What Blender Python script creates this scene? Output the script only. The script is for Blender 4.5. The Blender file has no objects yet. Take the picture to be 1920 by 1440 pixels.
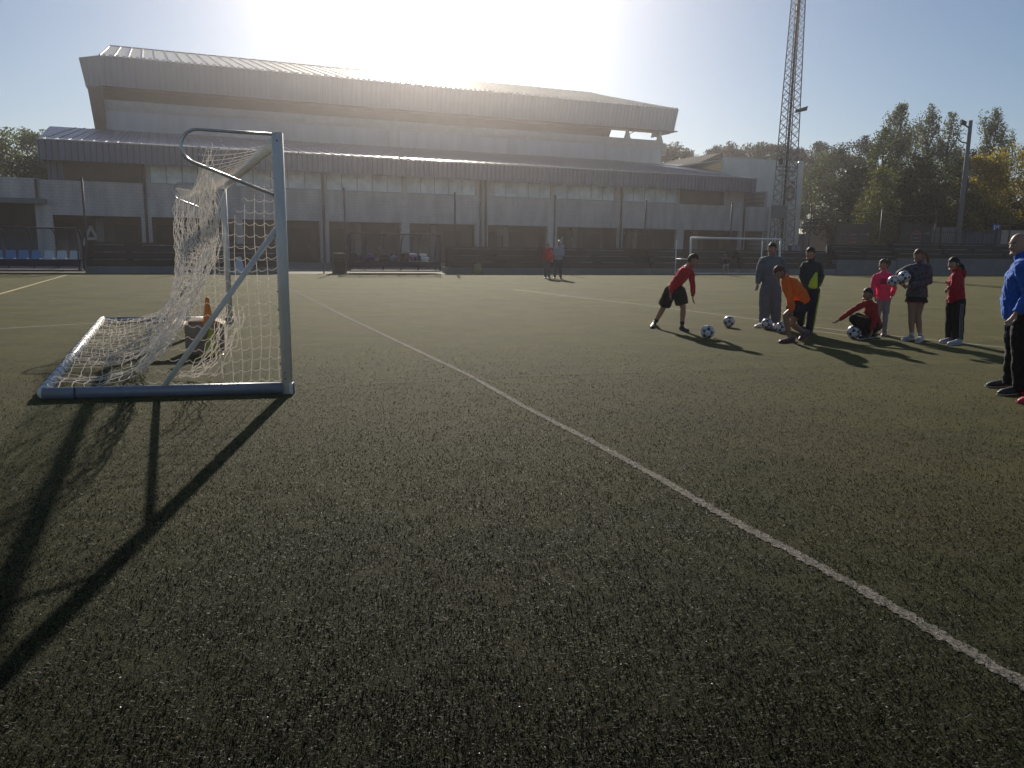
import bpy, math, random
import numpy as np
from mathutils import Vector, Matrix
R = math.radians
sc = bpy.context.scene
col = sc.collection
rng = np.random.default_rng(7)
random.seed(7)

# ---------------------------------------------------------------- camera, sky, sun, exposure
FPX = 1497.0; PITCH = math.atan(261 / FPX); ROLL = 0.0133; EYE = Vector((0, 0, 1.5))
CM = Matrix.Rotation(math.pi / 2 - PITCH, 3, 'X') @ Matrix.Rotation(ROLL, 3, 'Z')
cam = bpy.data.objects.new('camera', bpy.data.cameras.new('camera'))
cam.matrix_world = Matrix.Translation(EYE) @ CM.to_4x4()
cam.data.sensor_width = 36; cam.data.lens = 36 * FPX / 1920
cam.data.clip_start = 0.05; cam.data.clip_end = 3000
col.objects.link(cam); sc.camera = cam

SUN_EL = R(23.2); SUN_AZ = R(-5.4)          # azimuth measured from +Y towards +X
SUNDIR = Vector((math.sin(SUN_AZ) * math.cos(SUN_EL), math.cos(SUN_AZ) * math.cos(SUN_EL), math.sin(SUN_EL)))
world = bpy.data.worlds.new('World'); sc.world = world; world.use_nodes = True
wn = world.node_tree; wn.nodes.clear()
sky = wn.nodes.new('ShaderNodeTexSky'); sky.sky_type = 'NISHITA'; sky.sun_disc = False
sky.sun_elevation = SUN_EL; sky.sun_rotation = SUN_AZ
sky.air_density = 1.0; sky.dust_density = 0.5; sky.ozone_density = 3.0; sky.altitude = 600
bg = wn.nodes.new('ShaderNodeBackground'); bg.inputs[1].default_value = 0.054
wo = wn.nodes.new('ShaderNodeOutputWorld')
wn.links.new(sky.outputs[0], bg.inputs[0]); wn.links.new(bg.outputs[0], wo.inputs[0])
sl = bpy.data.lights.new('sun', 'SUN'); sl.energy = 5.0; sl.angle = R(0.5); sl.color = (1, 0.91, 0.76)
sun = bpy.data.objects.new('sun', sl); sun.rotation_euler = SUNDIR.to_track_quat('Z', 'Y').to_euler()
col.objects.link(sun)
sc.view_settings.view_transform = 'Standard'; sc.view_settings.look = 'None'
sc.view_settings.exposure = 0.30; sc.view_settings.gamma = 1
sc.cycles.max_bounces = 8; sc.cycles.transparent_max_bounces = 24
sc.cycles.volume_bounces = 0

# ---------------------------------------------------------------- pixel helpers (1920 x 1440 picture)
def ray(x, y): return CM @ Vector(((x - 960) / FPX, (720 - y) / FPX, -1))
def G(x, y, z=0.0):
    d = ray(x, y); return EYE + d * ((z - EYE.z) / d.z)
def P(x, y, Y):
    d = ray(x, y); return EYE + d * (Y / d.y)

# ---------------------------------------------------------------- materials
def mat(name, base, rough=0.7, metal=0.0, spec=0.5, var=0.0, vscale=3.0, bump=0.0, bscale=20.0, alpha=None,
        trans=0.0, sheen=0.0, base2=None, coord='Object', stripes=None, streak=None):
    m = bpy.data.materials.new(name); m.use_nodes = True
    t = m.node_tree; N = t.nodes; L = t.links
    b = N['Principled BSDF']; out = N['Material Output']
    b.inputs['Base Color'].default_value = (*base, 1); b.inputs['Roughness'].default_value = rough
    b.inputs['Metallic'].default_value = metal; b.inputs['Specular IOR Level'].default_value = spec
    tc = N.new('ShaderNodeTexCoord')
    src = tc.outputs[coord]
    if var or base2:
        n = N.new('ShaderNodeTexNoise'); n.inputs['Scale'].default_value = vscale; n.inputs['Detail'].default_value = 6
        n.inputs['Roughness'].default_value = 0.65
        mp = N.new('ShaderNodeMapping'); L.new(src, mp.inputs[0]); L.new(mp.outputs[0], n.inputs[0])
        if streak: mp.inputs['Scale'].default_value = streak
        r = N.new('ShaderNodeValToRGB'); r.color_ramp.elements[0].position = 0.33; r.color_ramp.elements[1].position = 0.67
        c2 = base2 or tuple(min(1, c * (1 + var)) for c in base)
        c1 = base if base2 else tuple(c * (1 - var) for c in base)
        r.color_ramp.elements[0].color = (*c1, 1); r.color_ramp.elements[1].color = (*c2, 1)
        L.new(n.outputs[0], r.inputs[0]); L.new(r.outputs[0], b.inputs['Base Color'])
    if bump:
        n2 = N.new('ShaderNodeTexNoise'); n2.inputs['Scale'].default_value = bscale; n2.inputs['Detail'].default_value = 4
        L.new(src, n2.inputs[0])
        bp = N.new('ShaderNodeBump'); bp.inputs['Strength'].default_value = bump; bp.inputs['Distance'].default_value = 0.02
        L.new(n2.outputs[0], bp.inputs['Height']); L.new(bp.outputs[0], b.inputs['Normal'])
    if sheen:
        b.inputs['Sheen Weight'].default_value = sheen; b.inputs['Sheen Roughness'].default_value = 0.45
        b.inputs['Sheen Tint'].default_value = (*[min(1, c * 2.5 + .25) for c in base], 1)
    if stripes:
        sx = N.new('ShaderNodeSeparateXYZ'); L.new(src, sx.inputs[0])
        m1 = N.new('ShaderNodeMath'); m1.operation = 'DIVIDE'; m1.inputs[1].default_value = stripes[0]; L.new(sx.outputs[0], m1.inputs[0])
        m2 = N.new('ShaderNodeMath'); m2.operation = 'FRACT'; L.new(m1.outputs[0], m2.inputs[0])
        m3 = N.new('ShaderNodeMath'); m3.operation = 'LESS_THAN'; m3.inputs[1].default_value = stripes[1]; L.new(m2.outputs[0], m3.inputs[0])
        ms = N.new('ShaderNodeMix'); ms.data_type = 'RGBA'; ms.blend_type = 'MULTIPLY'; ms.inputs[7].default_value = (stripes[2],) * 3 + (1,)
        L.new(m3.outputs[0], ms.inputs[0]); L.new(r.outputs[0], ms.inputs[6]); L.new(ms.outputs[2], b.inputs['Base Color'])
    last = b.outputs[0]
    if trans:
        tr = N.new('ShaderNodeBsdfTranslucent'); mx = N.new('ShaderNodeMixShader'); mx.inputs[0].default_value = trans
        if var or base2: L.new(r.outputs[0], tr.inputs[0])
        else: tr.inputs[0].default_value = (*base, 1)
        L.new(last, mx.inputs[1]); L.new(tr.outputs[0], mx.inputs[2]); last = mx.outputs[0]
    if alpha is not None:
        tp = N.new('ShaderNodeBsdfTransparent'); mx = N.new('ShaderNodeMixShader'); mx.inputs[0].default_value = alpha
        L.new(tp.outputs[0], mx.inputs[1]); L.new(last, mx.inputs[2]); last = mx.outputs[0]
    L.new(last, out.inputs[0])
    return m

def brick_mat(name, c1, c2, mortar):
    m = mat(name, c1, 0.85); t = m.node_tree; N = t.nodes; L = t.links
    b = N['Principled BSDF']; tc = N.new('ShaderNodeTexCoord'); mp = N.new('ShaderNodeMapping')
    mp.inputs['Rotation'].default_value = (math.pi / 2, 0, 0)
    br = N.new('ShaderNodeTexBrick'); br.inputs['Scale'].default_value = 1.0
    br.inputs['Brick Width'].default_value = 0.4; br.inputs['Row Height'].default_value = 0.2; br.inputs['Mortar Size'].default_value = 0.012
    br.inputs['Color1'].default_value = (*c1, 1); br.inputs['Color2'].default_value = (*c2, 1); br.inputs['Mortar'].default_value = (*mortar, 1)
    L.new(tc.outputs['Object'], mp.inputs[0]); L.new(mp.outputs[0], br.inputs[0])
    n = N.new('ShaderNodeTexNoise'); n.inputs['Scale'].default_value = 0.7; n.inputs['Detail'].default_value = 8
    mp2 = N.new('ShaderNodeMapping'); mp2.inputs['Scale'].default_value = (2.2, 1, 0.5)
    L.new(tc.outputs['Object'], mp2.inputs[0]); L.new(mp2.outputs[0], n.inputs[0])
    mx = N.new('ShaderNodeMix'); mx.data_type = 'RGBA'; mx.blend_type = 'MULTIPLY'
    r = N.new('ShaderNodeValToRGB'); r.color_ramp.elements[0].position = .3; r.color_ramp.elements[1].position = .7
    r.color_ramp.elements[0].color = (.72, .72, .74, 1); r.color_ramp.elements[1].color = (1.1, 1.08, 1.05, 1)
    L.new(n.outputs[0], r.inputs[0]); mx.inputs[0].default_value = 1
    L.new(br.outputs[0], mx.inputs[6]); L.new(r.outputs[0], mx.inputs[7]); L.new(mx.outputs[2], b.inputs['Base Color'])
    return m

M = {}
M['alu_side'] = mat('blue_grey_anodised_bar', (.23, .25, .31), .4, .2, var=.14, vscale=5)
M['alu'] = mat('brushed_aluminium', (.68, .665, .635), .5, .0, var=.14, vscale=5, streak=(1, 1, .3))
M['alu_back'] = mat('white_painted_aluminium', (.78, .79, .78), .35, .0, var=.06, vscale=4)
M['mast'] = mat('grey_painted_steel', (.20, .21, .22), .6, var=.15, vscale=9)
M['steel'] = mat('galvanised_steel', (.45, .46, .47), .28, .85, var=.15, vscale=9)
M['cord'] = mat('net_cord', (.88, .84, .80), .8, trans=.45)
M['bolt'] = mat('dark_bolt', (.04, .04, .045), .5)
M['wall'] = brick_mat('pale_block_wall', (.62, .575, .55), (.57, .53, .51), (.45, .42, .40))
M['render'] = mat('cream_render', (.80, .79, .70), .9, var=.10, vscale=.6, bump=.15, bscale=30, streak=(1.5, 1, .4))
M['hallwall'] = mat('pale_hall_cladding', (.46, .50, .54), .8, var=.08, vscale=.5, streak=(2.5, 1, .3))
M['ledge'] = mat('pale_concrete_ledge', (.44, .43, .41), .85, var=.1, vscale=2)
M['fascia'] = mat('blue_grey_sheet_steel', (.12, .15, .22), .5, .1, var=.14, vscale=1.2, streak=(2, 1, .3), stripes=(.36, .22, .35))
M['hfascia'] = mat('grey_sheet_steel', (.21, .25, .31), .5, .1, var=.10, vscale=1.0, streak=(2.5, 1, .3), stripes=(.5, .2, .86))
M['roof'] = mat('metal_roof_sheet', (.24, .27, .34), .42, .45, var=.12, vscale=.8, stripes=(.72, .3, .7))
M['hroof'] = mat('pale_metal_roof', (.62, .60, .54), .38, .5, var=.08, vscale=.8)
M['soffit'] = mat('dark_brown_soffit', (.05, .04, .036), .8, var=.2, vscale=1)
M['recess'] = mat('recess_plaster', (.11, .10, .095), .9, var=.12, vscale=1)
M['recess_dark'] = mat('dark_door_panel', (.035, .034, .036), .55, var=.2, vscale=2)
M['recess_pale'] = mat('pale_door_panel', (.27, .26, .25), .8, var=.1, vscale=2)
M['brown'] = mat('brown_panel', (.12, .095, .08), .8, var=.15, vscale=1.2)
M['pane'] = mat('frosted_pane', (.70, .79, .82), .3, var=.30, vscale=.9)
M['frame'] = mat('window_frame', (.30, .32, .33), .5)
M['pipe'] = mat('dark_drainpipe', (.05, .045, .045), .5)
M['letter'] = mat('pale_painted_letter', (.55, .55, .55), .7)
M['dark'] = mat('black_paint', (.018, .018, .02), .5, var=.2, vscale=4)
M['board'] = mat('dark_weathered_board', (.022, .021, .022), .7, var=.35, vscale=2, streak=(.3, 1, 3))
M['concrete'] = mat('grey_concrete', (.17, .18, .185), .9, var=.15, vscale=1.5, bump=.2, bscale=12)
M['palec'] = mat('pale_concrete', (.5, .49, .46), .9, var=.1, vscale=1.5)
M['edge'] = mat('pale_step_edge', (.22, .215, .21), .8, var=.5, vscale=2.2)  # pale mottled strips along the top of each bench board
M['pink'] = mat('pinkish_render', (.45, .36, .31), .9, var=.1, vscale=.8)
M['blue'] = mat('blue_plastic_seat', (.09, .23, .46), .4)
M['seat_pale'] = mat('pale_plastic_seat', (.52, .58, .64), .4)
M['navyframe'] = mat('navy_painted_frame', (.02, .022, .06), .85, spec=.1)
M['poly'] = mat('smoked_polycarbonate', (.10, .12, .16), .2, alpha=.30)
M['red_sign'] = mat('faded_red_paint', (.24, .045, .055), .8, var=.25, vscale=5)
M['sign_white'] = mat('faded_white_paint', (.55, .52, .50), .8, var=.2, vscale=6)
M['banner'] = mat('dark_printed_banner', (.018, .017, .02), .5, var=.4, vscale=5)
M['banner_brown'] = mat('maroon_printed_banner', (.06, .035, .033), .6, base2=(.12, .085, .08), vscale=6)
M['card'] = mat('brown_cardboard', (.25, .195, .16), .9, var=.08, vscale=5)
M['card_lit'] = mat('sunlit_cardboard_flap', (.62, .50, .36), .9)  # same cardboard made paler, sunlight on the flaps painted into the colour
M['orange_cone'] = mat('orange_plastic', (.62, .22, .02), .45, trans=.15)
M['yellow_cone'] = mat('yellow_green_plastic', (.42, .42, .04), .45, trans=.15)
M['skin'] = mat('skin', (.36, .21, .15), .55, var=.06, vscale=20)
M['skin_dark'] = mat('tanned_skin', (.27, .155, .11), .55, var=.06, vscale=20)
M['bark'] = mat('bark', (.10, .085, .07), .9, var=.3, vscale=6, streak=(1, 1, .2))
M['lime_fabric'] = mat('lime_fabric', (.42, .62, .03), .8, sheen=.2)
M['white'] = mat('white_material', (.75, .75, .75), .5)
M['ball_white'] = mat('ball_white', (.55, .57, .60), .35, var=.05, vscale=8)
M['ball_dark'] = mat('ball_dark', (.02, .022, .04), .35)
M['eye'] = mat('eye_white', (.6, .6, .6), .2)
M['iris'] = mat('dark_iris', (.02, .015, .01), .2)
M['lip'] = mat('lip', (.28, .12, .10), .6)
M['sole'] = mat('rubber_sole', (.55, .54, .52), .6)
_f = {}
def fab(c, sheen=.15, rough=.85):
    k = tuple(c)
    if k not in _f: _f[k] = mat('fabric_%d' % len(_f), c, rough, var=.10, vscale=14, bump=.25, bscale=40, sheen=sheen, spec=.3)
    return _f[k]

# ---------------------------------------------------------------- mesh builder
class MB:
    def __init__(s): s.v = []; s.f = []; s.m = []
    def add(s, vs, fs, mi=0):
        o = len(s.v); s.v += [tuple(v) for v in vs]; s.f += [tuple(i + o for i in f) for f in fs]; s.m += [mi] * len(fs)
    def box(s, a, b, mi=0):
        x0, y0, z0 = a; x1, y1, z1 = b
        s.add([(x0, y0, z0), (x1, y0, z0), (x1, y1, z0), (x0, y1, z0), (x0, y0, z1), (x1, y0, z1), (x1, y1, z1), (x0, y1, z1)],
              [(0, 3, 2, 1), (4, 5, 6, 7), (0, 1, 5, 4), (1, 2, 6, 5), (2, 3, 7, 6), (3, 0, 4, 7)], mi)
    def hexa(s, b4, t4, mi=0):
        s.add(list(b4) + list(t4), [(0, 3, 2, 1), (4, 5, 6, 7), (0, 1, 5, 4), (1, 2, 6, 5), (2, 3, 7, 6), (3, 0, 4, 7)], mi)
    def tube(s, pts, r, n=8, mi=0, cap=True, ry=None, W=None, closed=False):
        pts = [Vector(p) for p in pts]; k = len(pts)
        rs = r if isinstance(r, (list, tuple)) else [r] * k
        rys = rs if ry is None else (ry if isinstance(ry, (list, tuple)) else [ry] * k)
        rings = []; pu = None
        for i, p in enumerate(pts):
            if closed: d = pts[(i + 1) % k] - pts[i - 1]
            else: d = pts[min(i + 1, k - 1)] - pts[max(i - 1, 0)]
            if d.length < 1e-9: d = Vector((0, 0, 1))
            d.normalize()
            if W is not None: u = Vector(W[i] if isinstance(W, list) else W)
            elif pu is None: u = Vector((0, 0, 1)) if abs(d.z) < .9 else Vector((1, 0, 0))
            else: u = pu
            u = u - d * u.dot(d)
            if u.length < 1e-4: u = Vector((0, 1, 0)) - d * d.y
            u.normalize(); w = d.cross(u); pu = u
            rings.append([p + u * (rs[i] * math.cos(2 * math.pi * j / n)) + w * (rys[i] * math.sin(2 * math.pi * j / n)) for j in range(n)])
        vs = [v for g in rings for v in g]; fs = []
        for i in range(k if closed else k - 1):
            a = i * n; b = ((i + 1) % k) * n
            for j in range(n): fs.append((a + j, a + (j + 1) % n, b + (j + 1) % n, b + j))
        if cap and not closed: fs += [tuple(range(n))[::-1], tuple(range((k - 1) * n, k * n))]
        s.add(vs, fs, mi)
    def sweep(s, pts, rw, rd, W, n=16, flat=''):
        """rounded body segment through pts: half widths rw along W, rd across; round ends"""
        pts = [Vector(p) for p in pts]; rw = list(rw); rd = list(rd)
        W = [Vector(W)] * len(pts) if not isinstance(W, list) else [Vector(w) for w in W]
        def endcap(p, q, a, b, w):
            d = (p - q).normalized(); h = min(a, b); o = []
            for t in (math.radians(28), math.radians(56), math.radians(80)):
                o.append((p + d * h * math.sin(t), a * math.cos(t), b * math.cos(t), w))
            return o
        st = endcap(pts[0], pts[1], rw[0], rd[0], W[0])[::-1]; en = endcap(pts[-1], pts[-2], rw[-1], rd[-1], W[-1])
        if 'a' in flat: st = []
        if 'b' in flat: en = []
        al = st + list(zip(pts, rw, rd, W)) + en
        s.tube([a[0] for a in al], [a[1] for a in al], n, ry=[a[2] for a in al], W=[a[3] for a in al])
    def ball(s, c, r, n=16, m=10, mi=0, rot=None, fn=None):
        c = Vector(c); rx, ry, rz = (r, r, r) if not isinstance(r, (tuple, list)) else r
        vs = []; 
        for i in range(m + 1):
            a = math.pi * i / m
            for j in range(n):
                b = 2 * math.pi * j / n
                v = Vector((math.sin(a) * math.cos(b), math.sin(a) * math.sin(b), math.cos(a)))
                k = fn(v) if fn else 1
                v = Vector((v.x * rx, v.y * ry, v.z * rz)) * k
                if rot: v = rot @ v
                vs.append(c + v)
        fs = [(i * n + j, i * n + (j + 1) % n, (i + 1) * n + (j + 1) % n, (i + 1) * n + j) for i in range(m) for j in range(n)]
        s.add(vs, fs, mi)
    def build(s, name, mats, parent=None, smooth=False, bevel=0):
        me = bpy.data.meshes.new(name); me.from_pydata(s.v, [], s.f)
        if not isinstance(mats, (list, tuple)): mats = [mats]
        for m in mats: me.materials.append(m)
        me.polygons.foreach_set('material_index', s.m)
        if smooth: me.polygons.foreach_set('use_smooth', [True] * len(s.f))
        me.update(); me.validate()
        o = bpy.data.objects.new(name, me); col.objects.link(o)
        if parent: o.parent = parent
        if bevel:
            b = o.modifiers.new('b', 'BEVEL'); b.width = bevel; b.segments = 2; b.limit_method = 'ANGLE'
        return o
def tag(o, label=None, cat=None, group=None, kind=None):
    if label: o['label'] = label
    if cat: o['category'] = cat
    if group: o['group'] = group
    if kind: o['kind'] = kind
    return o
def empty(name, loc, rz=0, label=None, cat=None, group=None):
    o = bpy.data.objects.new(name, None); col.objects.link(o); o.location = loc; o.rotation_euler = (0, 0, rz)
    o.empty_display_size = .2
    return tag(o, label, cat, group)
def copy_tree(o, parent=None):
    c = o.copy(); col.objects.link(c)
    if parent: c.parent = parent
    for ch in list(o.children): copy_tree(ch, c)
    return c
def bx(name, a, b, m, parent=None, bevel=0):
    k = MB(); k.box(a, b); return k.build(name, m, parent, bevel=bevel)
def text_mesh(ch, size, name, m, parent, loc, rot=(math.pi / 2, 0, 0), thick=.02, squash=1.0):
    cu = bpy.data.curves.new(name, 'FONT'); cu.body = ch; cu.size = size; cu.extrude = thick
    to = bpy.data.objects.new(name + '_tmp', cu); col.objects.link(to)
    me = bpy.data.meshes.new_from_object(to.evaluated_get(bpy.context.evaluated_depsgraph_get())); bpy.data.objects.remove(to)
    me.materials.clear(); me.materials.append(m)
    o = bpy.data.objects.new(name, me); col.objects.link(o); o.parent = parent; o.location = loc; o.rotation_euler = rot
    o.scale = (squash, 1, 1)
    return o

# ================================================================ GROUND
# facade frame: s along the long building, off away from the camera
TV = Vector((0.91878687, 0.39475395, 0)); NV = Vector((-TV.y, TV.x, 0)); FO = Vector((-28.915, 54.0, 0)); FANG = math.atan2(TV.y, TV.x)
def W(s, off, z=0): return FO + TV * s + NV * off + Vector((0, 0, z))
EDIR = Vector((1, .326, 0)).normalized(); EN = Vector((-EDIR.y, EDIR.x, 0)); EP = Vector((-21.1, 33.4, 0)); EANG = math.atan2(EDIR.y, EDIR.x)
def E(a, off, z=0): return EP + EDIR * a + EN * off + Vector((0, 0, z))

gm = mat('dry_earth_and_paving', (.20, .185, .16), .95, var=.25, vscale=.15, coord='Object')
g = MB()
g.add([(-500, -200, 0), (500, -200, 0), (500, 700, 0), (-500, 700, 0)], [(0, 1, 2, 3)])
tag(g.build('ground', gm), kind='structure')

def turf_material():
    m = bpy.data.materials.new('worn_synthetic_turf'); m.use_nodes = True
    t = m.node_tree; N = t.nodes; L = t.links; b = N['Principled BSDF']
    tc = N.new('ShaderNodeTexCoord')
    def noise(s, d=6, r=.6, sc=None):
        n = N.new('ShaderNodeTexNoise'); n.inputs['Scale'].default_value = s; n.inputs['Detail'].default_value = d; n.inputs['Roughness'].default_value = r
        if sc:
            mp = N.new('ShaderNodeMapping'); mp.inputs['Scale'].default_value = sc; L.new(tc.outputs['Object'], mp.inputs[0]); L.new(mp.outputs[0], n.inputs[0])
        else: L.new(tc.outputs['Object'], n.inputs[0])
        return n
    def ramp(src, a, b_, ca, cb):
        r = N.new('ShaderNodeValToRGB'); r.color_ramp.elements[0].position = a; r.color_ramp.elements[1].position = b_
        r.color_ramp.elements[0].color = (*ca, 1); r.color_ramp.elements[1].color = (*cb, 1); L.new(src.outputs[0], r.inputs[0]); return r
    big = ramp(noise(.55, 7, .65), .35, .68, (.006, .010, .003), (.021, .018, .006))
    fine = ramp(noise(80, 4, .85), .36, .68, (.15, .15, .15), (2.0, 1.95, 1.8))
    mid = ramp(noise(3.2, 6, .75), .32, .7, (.72, .74, .72), (1.3, 1.27, 1.22))
    mx = N.new('ShaderNodeMix'); mx.data_type = 'RGBA'; mx.blend_type = 'MULTIPLY'; mx.inputs[0].default_value = 1
    mx2 = N.new('ShaderNodeMix'); mx2.data_type = 'RGBA'; mx2.blend_type = 'MULTIPLY'; mx2.inputs[0].default_value = 1
    L.new(big.outputs[0], mx.inputs[6]); L.new(fine.outputs[0], mx.inputs[7]); L.new(mx.outputs[2], mx2.inputs[6]); L.new(mid.outputs[0], mx2.inputs[7])
    L.new(mx2.outputs[2], b.inputs['Base Color'])
    b.inputs['Roughness'].default_value = .9; b.inputs['Specular IOR Level'].default_value = .1
    b.inputs['Sheen Roughness'].default_value = .24
    sw = ramp(noise(95, 4, .85), .36, .66, (.06, .06, .06), (1, 1, 1)); sw2 = ramp(noise(.9, 8, .75), .34, .66, (.50, .50, .50), (1, 1, 1)); mm = N.new('ShaderNodeMath'); mm.operation = 'MULTIPLY'
    L.new(sw.outputs[0], mm.inputs[0]); L.new(sw2.outputs[0], mm.inputs[1]); L.new(mm.outputs[0], b.inputs['Sheen Weight'])
    b.inputs['Sheen Tint'].default_value = (.69, .62, .20, 1)
    bp = N.new('ShaderNodeBump'); bp.inputs['Strength'].default_value = .55; bp.inputs['Distance'].default_value = .02
    L.new(noise(75, 3, .8).outputs[0], bp.inputs['Height']); L.new(bp.outputs[0], b.inputs['Normal'])
    return m
M['turf'] = turf_material()
t = MB()
c0 = E(-60, 1.6); c1 = E(110, 1.6)
nx = 60
t.add([(-60, -25, .004), (110, -25, .004), (c1.x, c1.y, .004), (c0.x, c0.y, .004)], [(0, 1, 2, 3)])
tag(t.build('football_pitch', M['turf']), kind='structure')

def strip(pts, w, z, jag=0.0, step=.12):
    """ribbon on the ground along pts"""
    P_ = [Vector((p[0], p[1], 0)) for p in pts]; out = []
    for a, b in zip(P_[:-1], P_[1:]):
        k = max(1, int((b - a).length / step))
        for i in range(k): out.append(a.lerp(b, i / k))
    out.append(P_[-1]); mb = MB(); vs = []
    for i, p in enumerate(out):
        d = (out[min(i + 1, len(out) - 1)] - out[max(i - 1, 0)]).normalized(); nn = Vector((-d.y, d.x, 0))
        wj = w * (1 + jag * (random.random() - .5)); wk = w * (1 + jag * (random.random() - .5))
        vs += [p + nn * wj / 2 + Vector((0, 0, z)), p - nn * wk / 2 + Vector((0, 0, z))]
    mb.add(vs, [(2 * i, 2 * i + 1, 2 * i + 3, 2 * i + 2) for i in range(len(out) - 1)])
    return mb, out
WL = [(-12.17, 38.04), (-6.86, 25.03), (-3.17, 15.7), (-.49, 9.1), (.13, 7.31), (.62, 6.04), (.98, 5.03), (1.23, 4.27), (1.43, 3.74), (1.59, 3.3), (1.70, 2.95), (1.81, 2.58), (2.1, 1.4)]
M['line'] = mat('worn_white_line', (.05, .05, .04), .9, spec=.1, base2=(.22, .20, .175), vscale=52, bump=.5, bscale=70)
mb, WLP = strip(WL, .066, .008, .75, .015)
tag(mb.build('white_pitch_line', M['line']), kind='structure')
M['faint'] = mat('faint_white_line', (.10, .10, .075), .8, base2=(.13, .13, .10), vscale=20, sheen=.45)
M['faint_y'] = mat('faint_yellow_line', (.16, .13, .03), .8, base2=(.24, .18, .04), vscale=20, sheen=.4)
for nm, pts, w, mt in (('faint_pitch_line', [(-30, -9.5), (-8.57, 13.29), (-7.0, 15.0)], .06, 'faint'),
                   ('faint_pitch_line', [(-.04, 27.28), (3.49, 20.6), (6.19, 14.75), (7.74, 12.54), (12, 6.5)], .06, 'faint'),
                   ('yellow_pitch_line', [(-8.0, 7.3), (-13.85, 21.61), (-18.72, 33.7)], .11, 'faint_y'),
                   ('yellow_pitch_line', [(5.2, 15.4), (5.57, 14.62), (6.3, 12.9)], .05, 'faint_y')):
    mb, _ = strip(pts, w, .008 if 'faint' in nm else .012, .2, .3); tag(mb.build(nm, M[mt]), kind='structure')

M['seam'] = mat('dark_turf_seam', (.03, .03, .022), .9, spec=.1, sheen=.15)
for pts in ([(-1.9, 8.25), (-.36, 8.93), (1.79, 9.55), (4.2, 10.2), (8, 11.0)], [(-9, 19.5), (-2.5, 21.2), (4.4, 23.4), (12, 25.6)]):
    mb, _ = strip(pts, .016, .014, .7, .06); tag(mb.build('turf_seam', M['seam']), kind='structure')
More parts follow.
